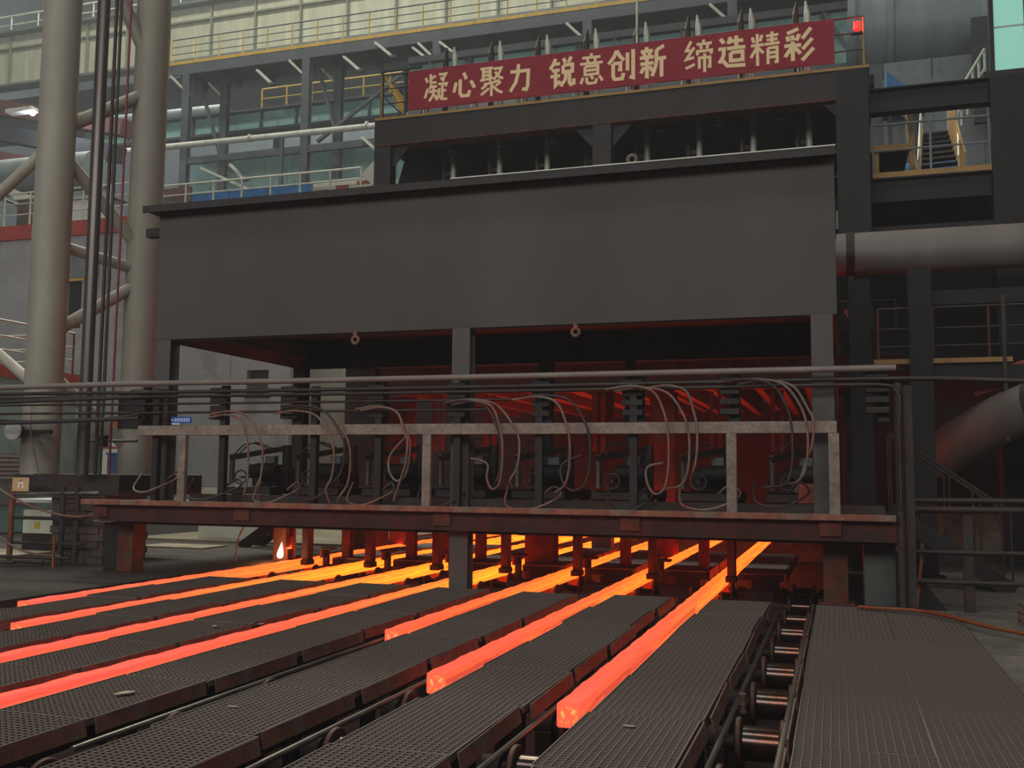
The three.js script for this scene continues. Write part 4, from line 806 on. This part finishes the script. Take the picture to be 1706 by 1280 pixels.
{
  const t = thing('roof_crate', 'beige crate on the control house roof behind the railing', 'crate', [-27, 9.9, -29]);
  part(t, 'body', bx(-28.4, -27.0, 9.7, 11.4, -29.6, -28.6, 0.02), M.lug);
  part(t, 'lid', bx(-28.5, -26.9, 11.4, 11.5, -29.7, -28.5, 0.02), M.wallBright);
  const u = thing('roof_cabinet', 'white cabinet on the control house roof between the towers', 'cabinet', [-25, 9.7, -28.5]);
  part(u, 'body', bx(-25.6, -24.0, 9.7, 11.1, -29, -28.2, 0.03), M.white);
  part(u, 'top_cover', bx(-25.7, -23.9, 11.1, 11.2, -29.1, -28.1, 0.02), M.wallGrey);
  const r = thing('sloping_ramp', 'pale sloping conveyor side behind the roof railing, far left', 'conveyor', [-28, 10, -30]);
  part(r, 'frame', bar(V(-31, 12.6, -29.5), V(-25.6, 10.5, -29.5), 0.1, 0.28), M.white);
  part(r, 'belt', bar(V(-31, 12.2, -29.8), V(-25.6, 10.1, -29.8), 0.5, 0.1), M.slateDark);
  const q = thing('cross_pipe', 'large grey green pipe crossing behind the left tower', 'pipe', [-34, 13, -34]);
  part(q, 'pipe', rod(V(-44, 15.1, -36), V(-31.4, 15.02, -36), 0.85, 30), M.duct);
  part(q, 'flange', rod(V(-34.1, 15.04, -36), V(-33.9, 15.04, -36), 0.98, 30), M.greyPaint);
  const s = thing('crane_cabin_floor', 'dull red girder underside with a white lamp, upper left', 'girder', [-40, 20, -42]);
  for (let i = 0; i < 3; i++) part(s, 'red_beam', bar(V(-52, 23.8 - i * 1.6, -44 + i * 0.8), V(-33, 18.4 - i * 1.5, -40 + i * 0.8), 1.0, 0.8), i === 1 ? M.slateDark : M.redBrown);
  const l = thing('work_lamp', 'small bright white lamp under the red girder, upper left', 'lamp', [-37.6, 18, -38]);
  part(l, 'housing', bx(-38.6, -37.0, 19.05, 19.25, -38.3, -37.8, 0.02), M.white);
  part(l, 'lamp_lens', new THREE.SphereGeometry(0.16, 18, 12).translate(-37.1, 18.98, -38), new THREE.MeshStandardMaterial({ color: 0xffffff, emissive: 0xe8ecff, emissiveIntensity: 4 }));
  const p = new THREE.PointLight(0xe8ecff, 30, 30, 2); p.position.set(-37.1, 18.98, -38); scene.add(p);
}

// ------------------------------------------------------------------ crane girders, catwalk and pipes of the far bay
{
  const t = thing('crane_girder', 'broad cream crane girder with upright stiffeners across the top left', 'girder', [-28, 26.4, -50]);
  part(t, 'web', bx(-65.9, 12, 26.5, 28.95, -50.3, -50.1), M.cream);
  part(t, 'upper_web', bx(-65.9, 12, 28.95, 29.85, -50.25, -50.05), M.cream);
  part(t, 'top_flange', bx(-65.9, 12, 29.85, 30.0, -50.8, -49.5), M.greyPaint);
  part(t, 'bottom_flange', bx(-65.9, 12, 26.35, 26.5, -50.6, -49.7), M.greyPaint);
  part(t, 'long_rib', bx(-65.9, 12, 28.9, 29.0, -50.1, -49.88), M.girderRib);
  for (let x = -63; x < 11; x += 3.05) part(t, 'stiffener', bx(x - 0.05, x + 0.05, 26.5, 29.85, -50.1, -49.85), M.girderRib);
  const u = thing('crane_girder', 'dark slate box girder under the cream crane girder', 'girder', [-40, 23.6, -51]);
  part(u, 'web', bx(-65.9, -20, 23.4, 26.1, -51.6, -51.2), M.navy);
  part(u, 'bottom_flange', bx(-65.9, -20, 23.2, 23.4, -51.9, -50.9), M.greyPaint);
  railing('crane_rail', 'pale railing on top of the cream crane girder', V(-64, 30.0, -50), V(10, 30.0, -50), [0.6, 1.2], 2.2, 0.05, M.railPale);
  const v = thing('crane_girder', 'pale teal crane girder behind the grey catwalk columns', 'girder', [-28, 20.3, -47]);
  part(v, 'web', bx(-42, -2, 20.45, 21.5, -47.3, -47.1), M.teal);
  for (let x = -41; x < -3; x += 2.2) part(v, 'stiffener', bx(x - 0.05, x + 0.05, 20.45, 21.5, -47.1, -46.9), M.slate);
  for (const x of [-41.5, -29, -16, -2.5]) part(v, 'support_column', bx(x - 0.2, x + 0.2, 0, 20.3, -47.4, -47.0), M.slate);
  part(v, 'top_flange', bx(-42, -2, 21.5, 21.6, -47.5, -46.7), M.slate);
  part(v, 'bottom_flange', bx(-42, -2, 20.3, 20.45, -47.5, -46.7), M.slate);
  railing('girder_rail', 'yellow railing on the teal crane girder, left of the banner', V(-30, 21.6, -47), V(-16, 21.6, -47), [0.6, 1.15], 1.6, 0.05, M.yellow);
  const c = thing('catwalk', 'long grey catwalk with yellow edge strip under the cream girder', 'catwalk', [-20, 22.4, -43]);
  part(c, 'edge_beam', bx(-33.1, 3, 22.3, 22.85, -43.15, -43.0), M.slate);
  part(c, 'edge_strip', bx(-33.1, 3, 22.85, 23.02, -43.05, -42.98), M.yellow);
  part(c, 'deck', bx(-33.1, 3, 22.7, 22.82, -45.6, -43.15), M.slateDark);
  for (let x = -32.5; x < 3; x += 2.1) part(c, 'joist', bx(x - 0.08, x + 0.08, 22.35, 22.7, -45.6, -43.15), M.slateDark);
  const rl = railing('catwalk_rail', 'long yellow railing on the grey catwalk', V(-33, 23.0, -43.05), V(2.8, 23.0, -43.05), [0.45, 0.85, 1.25], 1.42, 0.035, M.slate, M.yellow);
  [[-32.0, -43.1], [-30.65, -44.5], [-24.95, -43.1], [-23.9, -44.5], [-17.9, -43.1], [-10.5, -43.1], [-4.0, -43.1]].forEach(([x, z], i) => {
    const k = thing('catwalk_column', `slender grey catwalk column, ${ORD[i]} from the left`, 'column', [x, 0, z], 'columns under the catwalk');
    part(k, 'shaft', hBeam(V(x, 0, z), V(x, 22.3, z), 0.42, 0.34, 0.03), M.slate);
    part(k, 'knee_brace', bar(V(x + 0.1, 21.2, z - 0.1), V(x - 1.0, 22.3, z + 0.1), 0.1, 0.12), M.railPale);
  });
  part(c, 'brace', bar(V(-31.8, 22.2, -43.8), V(-30.2, 17.6, -43.8), 0.14, 0.16), M.slate);
  part(c, 'brace', bar(V(-24.7, 22.0, -43.8), V(-23.4, 17.8, -43.8), 0.14, 0.16), M.slate);
  part(c, 'brace', bar(V(-24.5, 18.1, -43.5), V(-18.2, 22.2, -43.5), 0.14, 0.16), M.slate);
  part(c, 'lower_beam', bx(-32, -14, 17.45, 17.8, -43.2, -43.0), M.slate);
  part(c, 'lower_brace', bar(V(-31.4, 17.4, -43.6), V(-28.2, 15.9, -44.2), 0.12, 0.14), M.railPale);
  [[-27.2, 21.4], [-22.3, 21.5], [-20.6, 22.0], [-18.6, 21.5], [-17.2, 21.6], [-28.6, 16.6], [-21.2, 17.3]].forEach(([x, y], i) => {
    const s = thing('white_strip', `short white slanting knee brace under the catwalk, ${ORD[i]} of seven`, 'lamp', [x, y, -42.6], 'slanting knee braces under the catwalk');  // knee braces, not lamps; their white holds the light they catch
    part(s, 'brace_bar', bar(V(x - 0.5, y + 0.55, -42.9), V(x + 0.5, y - 0.35, -42.6), 0.2, 0.1), M.white);
    part(s, 'end_cap', bx(x + 0.45, x + 0.75, y - 0.48, y - 0.36, -42.7, -42.5), M.slateDark);
  });
  const wp = thing('white_pipe', 'long white pipe running below the teal girder', 'pipe', [-26, 18, -42]);
  part(wp, 'pipe', rod(V(-36, 18.1, -42), V(-12, 17.98, -42), 0.15, 20), M.white);
  for (const x of [-33, -27.4, -21]) part(wp, 'flange', rod(V(x - 0.05, 18.08, -42), V(x + 0.05, 18.08, -42), 0.2, 20), M.railPale);
  for (const x of [-35.5, -25.6, -12.4]) part(wp, 'support_post', bx(x - 0.08, x + 0.08, 0, 17.9, -42.08, -41.92), M.slate);
  part(wp, 'bend', tube([[-36, 18.1, -42], [-36.6, 17.9, -42], [-36.8, 17.2, -42], [-36.8, 14, -42]], 0.2, 24, 14), M.white);
  const gp = thing('grey_pipe', 'grey pipe crossing behind the left catwalk columns', 'pipe', [-36, 19.6, -46]);
  part(gp, 'pipe', rod(V(-46, 22.6, -48.6), V(-33.4, 22.45, -48.6), 0.42, 24), M.duct);
  for (const x of [-45, -38]) part(gp, 'support_post', bx(x - 0.1, x + 0.1, 0, 22.2, -48.7, -48.5), M.slate);
  part(gp, 'flange', rod(V(-33.5, 22.45, -48.6), V(-33.35, 22.45, -48.6), 0.52, 24), M.greyPaint);
  const ts = thing('sheet_screen', 'pale teal sheet screen below the white pipe', 'screen', [-24, 15, -45.5]);
  for (let i = 0; i < 6; i++) part(ts, 'post', bx(-34.05 + i * 3.2, -33.95 + i * 3.2, 0, 18.6, -46.15, -46.02), M.slate), part(ts, 'sheet', bx(-34 + i * 3.2, -30.85 + i * 3.2, 16.0, 18.6, -46, -45.94), M.tealPale);
  const gw = thing('stained_wall', 'stained grey concrete wall behind the catwalk columns', 'wall panel', [-22, 0, -38]);
  for (let i = 0; i < 5; i++) part(gw, 'panel', bx(-29.5 + i * 2.9, -26.64 + i * 2.9, 9, 15.6, -48, -47.8), M.stained);
  const bp = thing('blue_screen', 'long blue sheet screen behind the railing left of the hood', 'screen', [-20, 10, -31]);
  for (let i = 0; i < 5; i++) part(bp, 'sheet', bx(-22.6 + i * 1.62, -21.0 + i * 1.62, 10.2, 11.85, -31.0, -30.95), M.blue);
  part(bp, 'side_board', bx(-24.6, -22.7, 10.2, 12.15, -31.1, -31.0), M.lug, 'brown board left of the blue sheets');
  railing('gallery_rail', 'pale tube railing in front of the blue sheets above the hood', V(-24.5, 10.75, -30), V(-15.2, 10.75, -30), [0.4, 0.78, 1.16], 1.14, 0.04, M.railPale);
  const rb = thing('notice_sign', 'white panel with red lettered strips at the end of the pale railing', 'sign', [-16, 10.5, -30.5]);
  part(rb, 'plate', bx(-17.3, -14.9, 10.4, 11.75, -30.6, -30.5), M.wallBright);
  for (let i = 0; i < 3; i++) part(rb, 'red_strip', bx(-17.2 + i * 0.8, -16.7 + i * 0.8, 11.3 + i * 0.1, 11.42 + i * 0.1, -30.5, -30.48), M.red);
  part(rb, 'hinged_flap', bar(V(-14.95, 11.9, -30), V(-14.0, 11.0, -30.6), 0.04, 0.7), M.wallBright);
  const dk = struct('floor_gallery', bx(-26, -13, 10.5, 10.75, -31.2, -29.8), M.slateDark);
  const b2 = thing('blue_screen', 'small blue sheet screen under the left end of the portal frame', 'screen', [-10, 8.3, -30]);
  part(b2, 'sheet', bx(-13.6, -10.0, 9.2, 10.6, -28.1, -28.0), M.blue);
  part(b2, 'brace', bar(V(-11.6, 10.4, -27.9), V(-10.4, 9.3, -27.9), 0.06, 0.08), M.slateDark);
  const tr = thing('roof_truss', 'pale teal truss with slanting members seen above the banner', 'truss', [-6, 18, -40]);
  part(tr, 'upper_sheet', bx(-18, 2.5, 17.6, 19.9, -40.3, -40.2), M.tealPale);
  part(tr, 'top_chord', bx(-18, 2.5, 19.9, 20.2, -40.2, -39.9), M.slateDark);
  part(tr, 'bottom_chord', bx(-18, 2.5, 17.5, 17.7, -40.2, -39.9), M.slate);
  for (let i = 0; i < 7; i++) { const x = -17 + i * 2.8; part(tr, 'diagonal', bar(V(x, 19.9, -40), V(x + 1.3, 17.6, -40), 0.1, 0.14), M.slate); }
  for (let i = 0; i < 4; i++) part(tr, 'post', bx(-15.3 + i * 5, -15 + i * 5, 10.3, 19.9, -40.3, -40), M.slateDark);
  const wd = thing('white_drum', 'white cylindrical vessel end behind the guide pipes left of centre', 'tank', [-13.2, 0, -38.1]);
  part(wd, 'shell', rod(V(-14.2, 17.2, -38), V(-12.2, 17.2, -38.2), 0.7, 26), M.white);
  for (const x of [-13.9, -12.6]) part(wd, 'leg', bx(x - 0.1, x + 0.1, 0, 16.6, -38.2, -38), M.slate);
  solo('hoist_rope', 'thin vertical white rod rising behind the middle of the banner', 'rod', rod(V(-4.4, 11, -23), V(-4.35, 20, -23), 0.03, 8), M.railPale);
}

// ------------------------------------------------------------------ right-hand side
{
  const d = thing('duct', 'huge pale grey round duct with a flange, upper right', 'duct', [3, 17, -36]);
  part(d, 'pipe', rod(V(0.6, 17.25, -36), V(14, 16.7, -36), 1.72, 48), M.duct);
  part(d, 'flange', rod(V(1.85, 17.2, -36), V(2.05, 17.2, -36), 1.84, 48), M.duct);
  part(d, 'support_band', rod(V(0.85, 17.25, -36), V(0.95, 17.25, -36), 1.76, 48), M.greyPaint);
  const g = thing('sloping_cover', 'bright blue sloping sheet cover below the big duct', 'cover', [2.2, 0, -33]);
  const sh = new THREE.Shape(); sh.moveTo(1.7, 13.4); sh.lineTo(2.75, 13.4); sh.lineTo(1.7, 14.4); sh.closePath();
  part(g, 'sheet', new THREE.ExtrudeGeometry(sh, { depth: 1.2, bevelEnabled: false }).translate(0, 0, -34), M.blue);
  part(g, 'base', bx(1.6, 2.85, 13.2, 13.4, -34, -32.8), M.blueDark);
  for (const x of [1.8, 2.6]) part(g, 'leg', bx(x - 0.06, x + 0.06, 0, 13.2, -33.5, -33.38), M.slateDark);
  const p = thing('sheet_screen', 'dull blue grey sheet screen behind the railing right of the banner', 'screen', [1, 10.5, -33.5]);
  for (let i = 0; i < 4; i++) part(p, 'sheet', bx(0.2 + i * 1.5, 1.66 + i * 1.5, 11.2, 15.3, -34.5, -34.4), i === 0 ? M.slate : M.greyPaint);
  const c = thing('operator_cabin', 'operator cabin with tall glowing teal windows, top right corner', 'cabin', [5.5, 12, -30]);
  const paneM = new THREE.MeshStandardMaterial({ color: 0x9ad0c0, emissive: 0x8fd0bc, emissiveIntensity: 0.5, roughness: 0.3 });
  part(c, 'window_pane', bx(4.42, 5.2, 12.98, 15.6, -30.2, -30.17), paneM);
  part(c, 'window_pane', bx(5.3, 6.6, 12.98, 15.6, -30.2, -30.17), paneM);
  part(c, 'mullion', bx(5.2, 5.3, 12.9, 15.7, -30.25, -30.08), M.blackSteel);
  part(c, 'frame', bx(4.3, 4.42, 12.9, 15.7, -30.25, -30.08), M.blackSteel);
  part(c, 'glazing_bar', bx(4.42, 5.2, 14.28, 14.32, -30.17, -30.14), M.white);
  part(c, 'sill', bx(4.1, 6.8, 12.6, 12.95, -31, -29.9), M.blackSteel);
  part(c, 'wall', bx(4.25, 6.8, 12.6, 16.0, -33.4, -33.2), M.slateDark);
  const l = new THREE.RectAreaLight(0x8fd0bc, 0.9, 2.1, 2.6); l.position.set(5.5, 14.3, -30.1); l.lookAt(5.5, 14.3, 0); scene.add(l);
  const sr = railing('cabin_stair_rail', 'pale railing climbing towards the lit cabin windows', V(3.0, 10.4, -28.4), V(4.15, 12.6, -30), [0.5, 1.05], 0.5, 0.035, M.railPale);
}
{
  const t = thing('right_gantry', 'dark steel gantry with two levels right of the hood', 'gantry', [2, 0, -21]);
  part(t, 'upper_beam', hBeam(V(0.75, 9.15, -21), V(7, 9.15, -21), 0.3, 0.5, 0.03), M.void);
  part(t, 'floor_beam', hBeam(V(0.3, 7.3, -21), V(7, 7.3, -21), 0.3, 0.5, 0.03), M.void);
  part(t, 'floor_plate', bx(0.3, 7, 7.52, 7.58, -30, -21.1), M.darkSteel);
  part(t, 'yellow_strip', bx(0.78, 2.95, 7.55, 7.66, -20.9, -20.86), M.ochre);
  part(t, 'corner_column', bx(0.1, 0.72, -0.03, 9.6, -20.8, -20.2, 0.02), M.void);
  part(t, 'column', bx(2.95, 3.6, -0.03, 9.4, -21.3, -20.8, 0.02), M.void);
  part(t, 'side_wall', bx(3.0, 7, 6.5, 9.4, -21.25, -21.15), M.void);
  part(t, 'lower_girder', bx(0.3, 7, 6.15, 6.5, -20.9, -20.6, 0.01), M.void);
  railing('gantry_rail', 'grey railing on the gantry floor in front of the yellow stairs', V(0.8, 7.6, -21), V(2.95, 7.6, -21), [0.55, 1.08], 1.0, 0.025, M.greyPaint);
  stairs('yellow_stairs', 'dark steps between orange yellow stringers on the right gantry', V(2.15, 7.6, -22.5), V(2.5, 9.9, -25.5), 0.8, 11, M.ochre, M.darkSteel, M.railPale, 0.75);
  const ld = thing('stair_landing', 'orange edged landing left of the yellow stairs', 'landing', [1, 8.5, -23]);
  part(ld, 'plate', bx(0.75, 1.55, 8.45, 8.52, -24, -22), M.darkSteel);
  part(ld, 'edge', bx(0.75, 1.6, 8.42, 8.56, -22, -21.95), M.ochre);
  part(ld, 'leg', bx(0.85, 0.95, 7.58, 8.45, -22.1, -22), M.ochre);
  part(ld, 'leg', bx(1.55, 1.65, 7.58, 9.4, -22.1, -22), M.ochre);
  part(ld, 'rail', tube([[0.75, 9.2, -22], [1.3, 9.25, -22], [1.5, 9.1, -22], [1.52, 8.5, -22]], 0.025, 24, 8), M.railPale);
  for (const [x, h] of [[1.72, 0.5], [2.66, 0.95]]) {
    const sh = new THREE.Shape(); sh.moveTo(0, -0.15); sh.lineTo(0, h * 0.85); sh.lineTo(3.0, 2.3 + h); sh.lineTo(3.0, 2.15); sh.closePath();
    part(ld, 'stair_side_sheet', new THREE.ExtrudeGeometry(sh, { depth: 0.03, bevelEnabled: false }).rotateY(Math.PI / 2).translate(x, 7.6, -22.4), M.ochre);
  }
  const bp = thing('blue_tank', 'blue tank side visible behind the yellow stairs', 'tank', [1.8, 8, -26]);
  part(bp, 'shell', rod(V(0.8, 8.7, -27), V(3.2, 8.7, -27), 0.9, 30), M.blue);
  part(bp, 'end_ring', rod(V(0.75, 8.7, -27), V(0.85, 8.7, -27), 0.95, 30), M.blueDark);
  const w = thing('white_strip', 'added white strip lamp under the right gantry beam, brightening the stairs', 'lamp', [1.8, 9.3, -24]);  // lamp added to brighten the blue shape behind the stairs
  part(w, 'added_lamp_tube', bx(1.0, 2.6, 9.75, 9.8, -23.3, -23.15), new THREE.MeshStandardMaterial({ color: 0xffffff, emissive: 0xfff0d8, emissiveIntensity: 1.0 }));
  part(w, 'housing', bx(0.95, 2.65, 9.8, 9.9, -23.35, -23.1), M.white);
  const l = new THREE.RectAreaLight(0xfff0d8, 14, 1.6, 0.15); l.position.set(1.8, 9.74, -23.22); l.lookAt(1.8, 0, -23.22); l.castShadow = true; scene.add(l);
  const gp = thing('gas_main', 'fat grey gas main running level from behind the hood to the right', 'pipe', [2, 5.6, -19]);
  part(gp, 'pipe', rod(V(-0.6, 5.64, -19), V(9, 5.62, -19), 0.385, 40), M.gasMain);
  part(gp, 'strap', bx(0.24, 0.34, 4.36, 5.35, -19.0, -18.95), M.rustSteel);
  part(gp, 'band', rod(V(0.22, 5.64, -19), V(0.36, 5.64, -19), 0.4, 40), M.blackSteel);
  const lower = thing('lower_gallery', 'dark lower gallery with orange edge strips, right of the hood', 'gallery', [3, 3.3, -18.5]);
  part(lower, 'beam', bx(1.55, 8, 3.2, 3.46, -18.2, -18.0, 0.01), M.void);
  part(lower, 'floor', bx(0.5, 8, 3.42, 3.48, -26, -18.2), M.darkSteel);
  part(lower, 'edge_strip', bx(0.62, 2.75, 3.5, 3.58, -18.0, -17.96), M.ochre);
  part(lower, 'upper_beam', bx(1.5, 8, 4.55, 4.8, -18.6, -18.4), M.void);
  railing('lower_rail', 'dark railing on the lower gallery right of the hood', V(0.7, 3.5, -18.05), V(5, 3.5, -18.05), [0.3, 0.6, 0.95], 0.85, 0.022, M.darkSteel, M.rustSteel);
  [[1.36, -18, 'in the middle'], [0.42, -18.75, 'beside the hood'], [3.4, -19.4, 'near the right edge']].forEach(([x, z, s]) => column('gallery_column', `dark H column of the lower gallery ${s}`, x, z, -0.03, 5.1, 0.36, 0.3, M.void, true, 'columns of the lower gallery'));
  const e = thing('elbow_pipe', 'thick reddish grey pipe sloping down from the right edge', 'pipe', [2.4, 2.4, -18]);
  part(e, 'pipe', tube([[1.7, 1.95, -19.6], [2.15, 2.3, -18.9], [2.75, 2.65, -18.1], [3.4, 2.85, -17.5], [4.6, 2.95, -17.2]], 0.4, 50, 28), M.gasMain);
  part(e, 'collar', rod(V(3.05, 2.75, -17.82), V(3.2, 2.8, -17.7), 0.46, 28), M.darkSteel);
  part(e, 'hanger', bx(2.6, 2.66, 2.2, 4.6, -18.0, -17.94), M.darkSteel);
  part(e, 'red_plate', bar(V(2.2, 3.15, -18.6), V(3.4, 3.5, -18.2), 0.06, 0.35), M.red);
  stairs('service_stairs', 'dark stairs with double handrail descending right from the platform', V(2.35, -0.03, -16.4), V(0.75, PY, -16.4), 0.8, 6, M.blackSteel, M.darkSteel, M.darkSteel, 1.15);
  const f = thing('tube_fence', 'dark tube fence at the right edge beyond the walkway', 'fence', [3.4, -0.03, -14]);
  for (const [y, r] of [[1.31, 0.035], [1.2, 0.045], [0.68, 0.03], [0.32, 0.03]]) part(f, 'rail', rod(V(0.8, y, -13.45), V(7, y + 0.04, -13.45), r, 10), M.darkSteel);
  for (const x of [1.5, 3.0, 4.5]) part(f, 'post', bx(x - 0.06, x + 0.06, -0.03, 1.22, -13.56, -13.46, 0.01), M.darkSteel);
  struct('wall_plinth_right', bx(1.2, 9, -0.03, 0.85, -24.3, -24), M.concPale);
  board('warning_sign', 'tilted orange square sign with dark characters right of the hood', 'sign', 0.3, 4.42, -18.9, 0.2, 0.22, '#d2562e', (c, w, h) => { c.fillStyle = '#5a2018'; for (const [x, y] of [[26, 24], [104, 24], [26, 112], [104, 112]]) { c.fillRect(x, y, 58, 14); c.fillRect(x + 22, y - 8, 14, 76); c.fillRect(x, y + 30, 58, 12); c.fillRect(x + 4, y + 52, 50, 12); } }, 0.45, M.red);
  solo('orange_hose', 'orange brown hose lying across the walkway corner, right', 'hose', tube([[0.2, 0.04, -12.9], [0.9, 0.06, -12.6], [1.5, 0.05, -11.6], [2.4, 0.03, -10.6]], 0.022, 40, 7), M.orange);
  const bx2 = thing('glow_box', 'small box coloured orange red for billet glow, right platform end', 'box', [-0.35, PY, -13.8]);
  part(bx2, 'body', bx(-0.5, -0.28, PY + 0.14, PY + 0.4, -13.9, -13.7, 0.01), M.red);  // stand-in box, its red painted for a glimpse of hot billet
  part(bx2, 'cover', bx(-0.27, -0.1, PY + 0.1, PY + 0.38, -13.95, -13.7, 0.02), M.darkSteel);
  part(bx2, 'base', bx(-0.6, 0.0, PY, PY + 0.1, -14, -13.6, 0.01), M.darkSteel);
  const wc = thing('wire_basket', 'small grey wire crate at the right edge of the floor', 'crate', [1.9, -0.03, -12.6]);
  for (const x of [1.9, 2.3]) for (const z of [-12.6, -12.2]) part(wc, 'corner_bar', bx(x - 0.012, x + 0.012, -0.03, 0.2, z - 0.012, z + 0.012), M.lug);
  for (const y of [0.02, 0.11, 0.2]) for (const z of [-12.6, -12.2]) part(wc, 'side_bar', bx(1.9, 2.3, y - 0.008, y + 0.008, z - 0.008, z + 0.008), M.lug);
  for (const y of [0.02, 0.11, 0.2]) for (const x of [1.9, 2.3]) part(wc, 'side_bar', bx(x - 0.008, x + 0.008, y - 0.008, y + 0.008, -12.6, -12.2), M.lug);
}
// scraps of pale rag and foil lying on the gratings
[[-1.28, -6.4, 0.045, 'on the grating right of centre'], [-4.85, -6.1, 0.08, 'on the left grating'], [-6.1, -9.0, 0.06, 'between the left billets'], [-3.9, -6.0, 0.04, 'on the middle grating'], [-5.75, -9.3, 0.05, 'beyond the left billets']].forEach(([x, z, s, w], i) => {
  const g = new THREE.IcosahedronGeometry(s, 2), p = g.attributes.position;
  for (let j = 0; j < p.count; j++) { const k = 0.75 + 0.5 * nB[((Math.abs(p.getX(j) * 900 + i * 77) | 0) % S) * S + ((Math.abs(p.getZ(j) * 1300) | 0) % S)]; p.setXYZ(j, p.getX(j) * k, p.getY(j) * 0.09 * k, p.getZ(j) * 0.45 * k); }
  g.computeVertexNormals(); g.rotateY(i * 1.1).translate(x, 0.012, z);
  solo('rag', `crumpled pale scrap lying ${w}`, 'rag', g, M.concPale, 'pale scraps on the gratings');
});

scene.environment = null;
renderer.render(scene, camera);
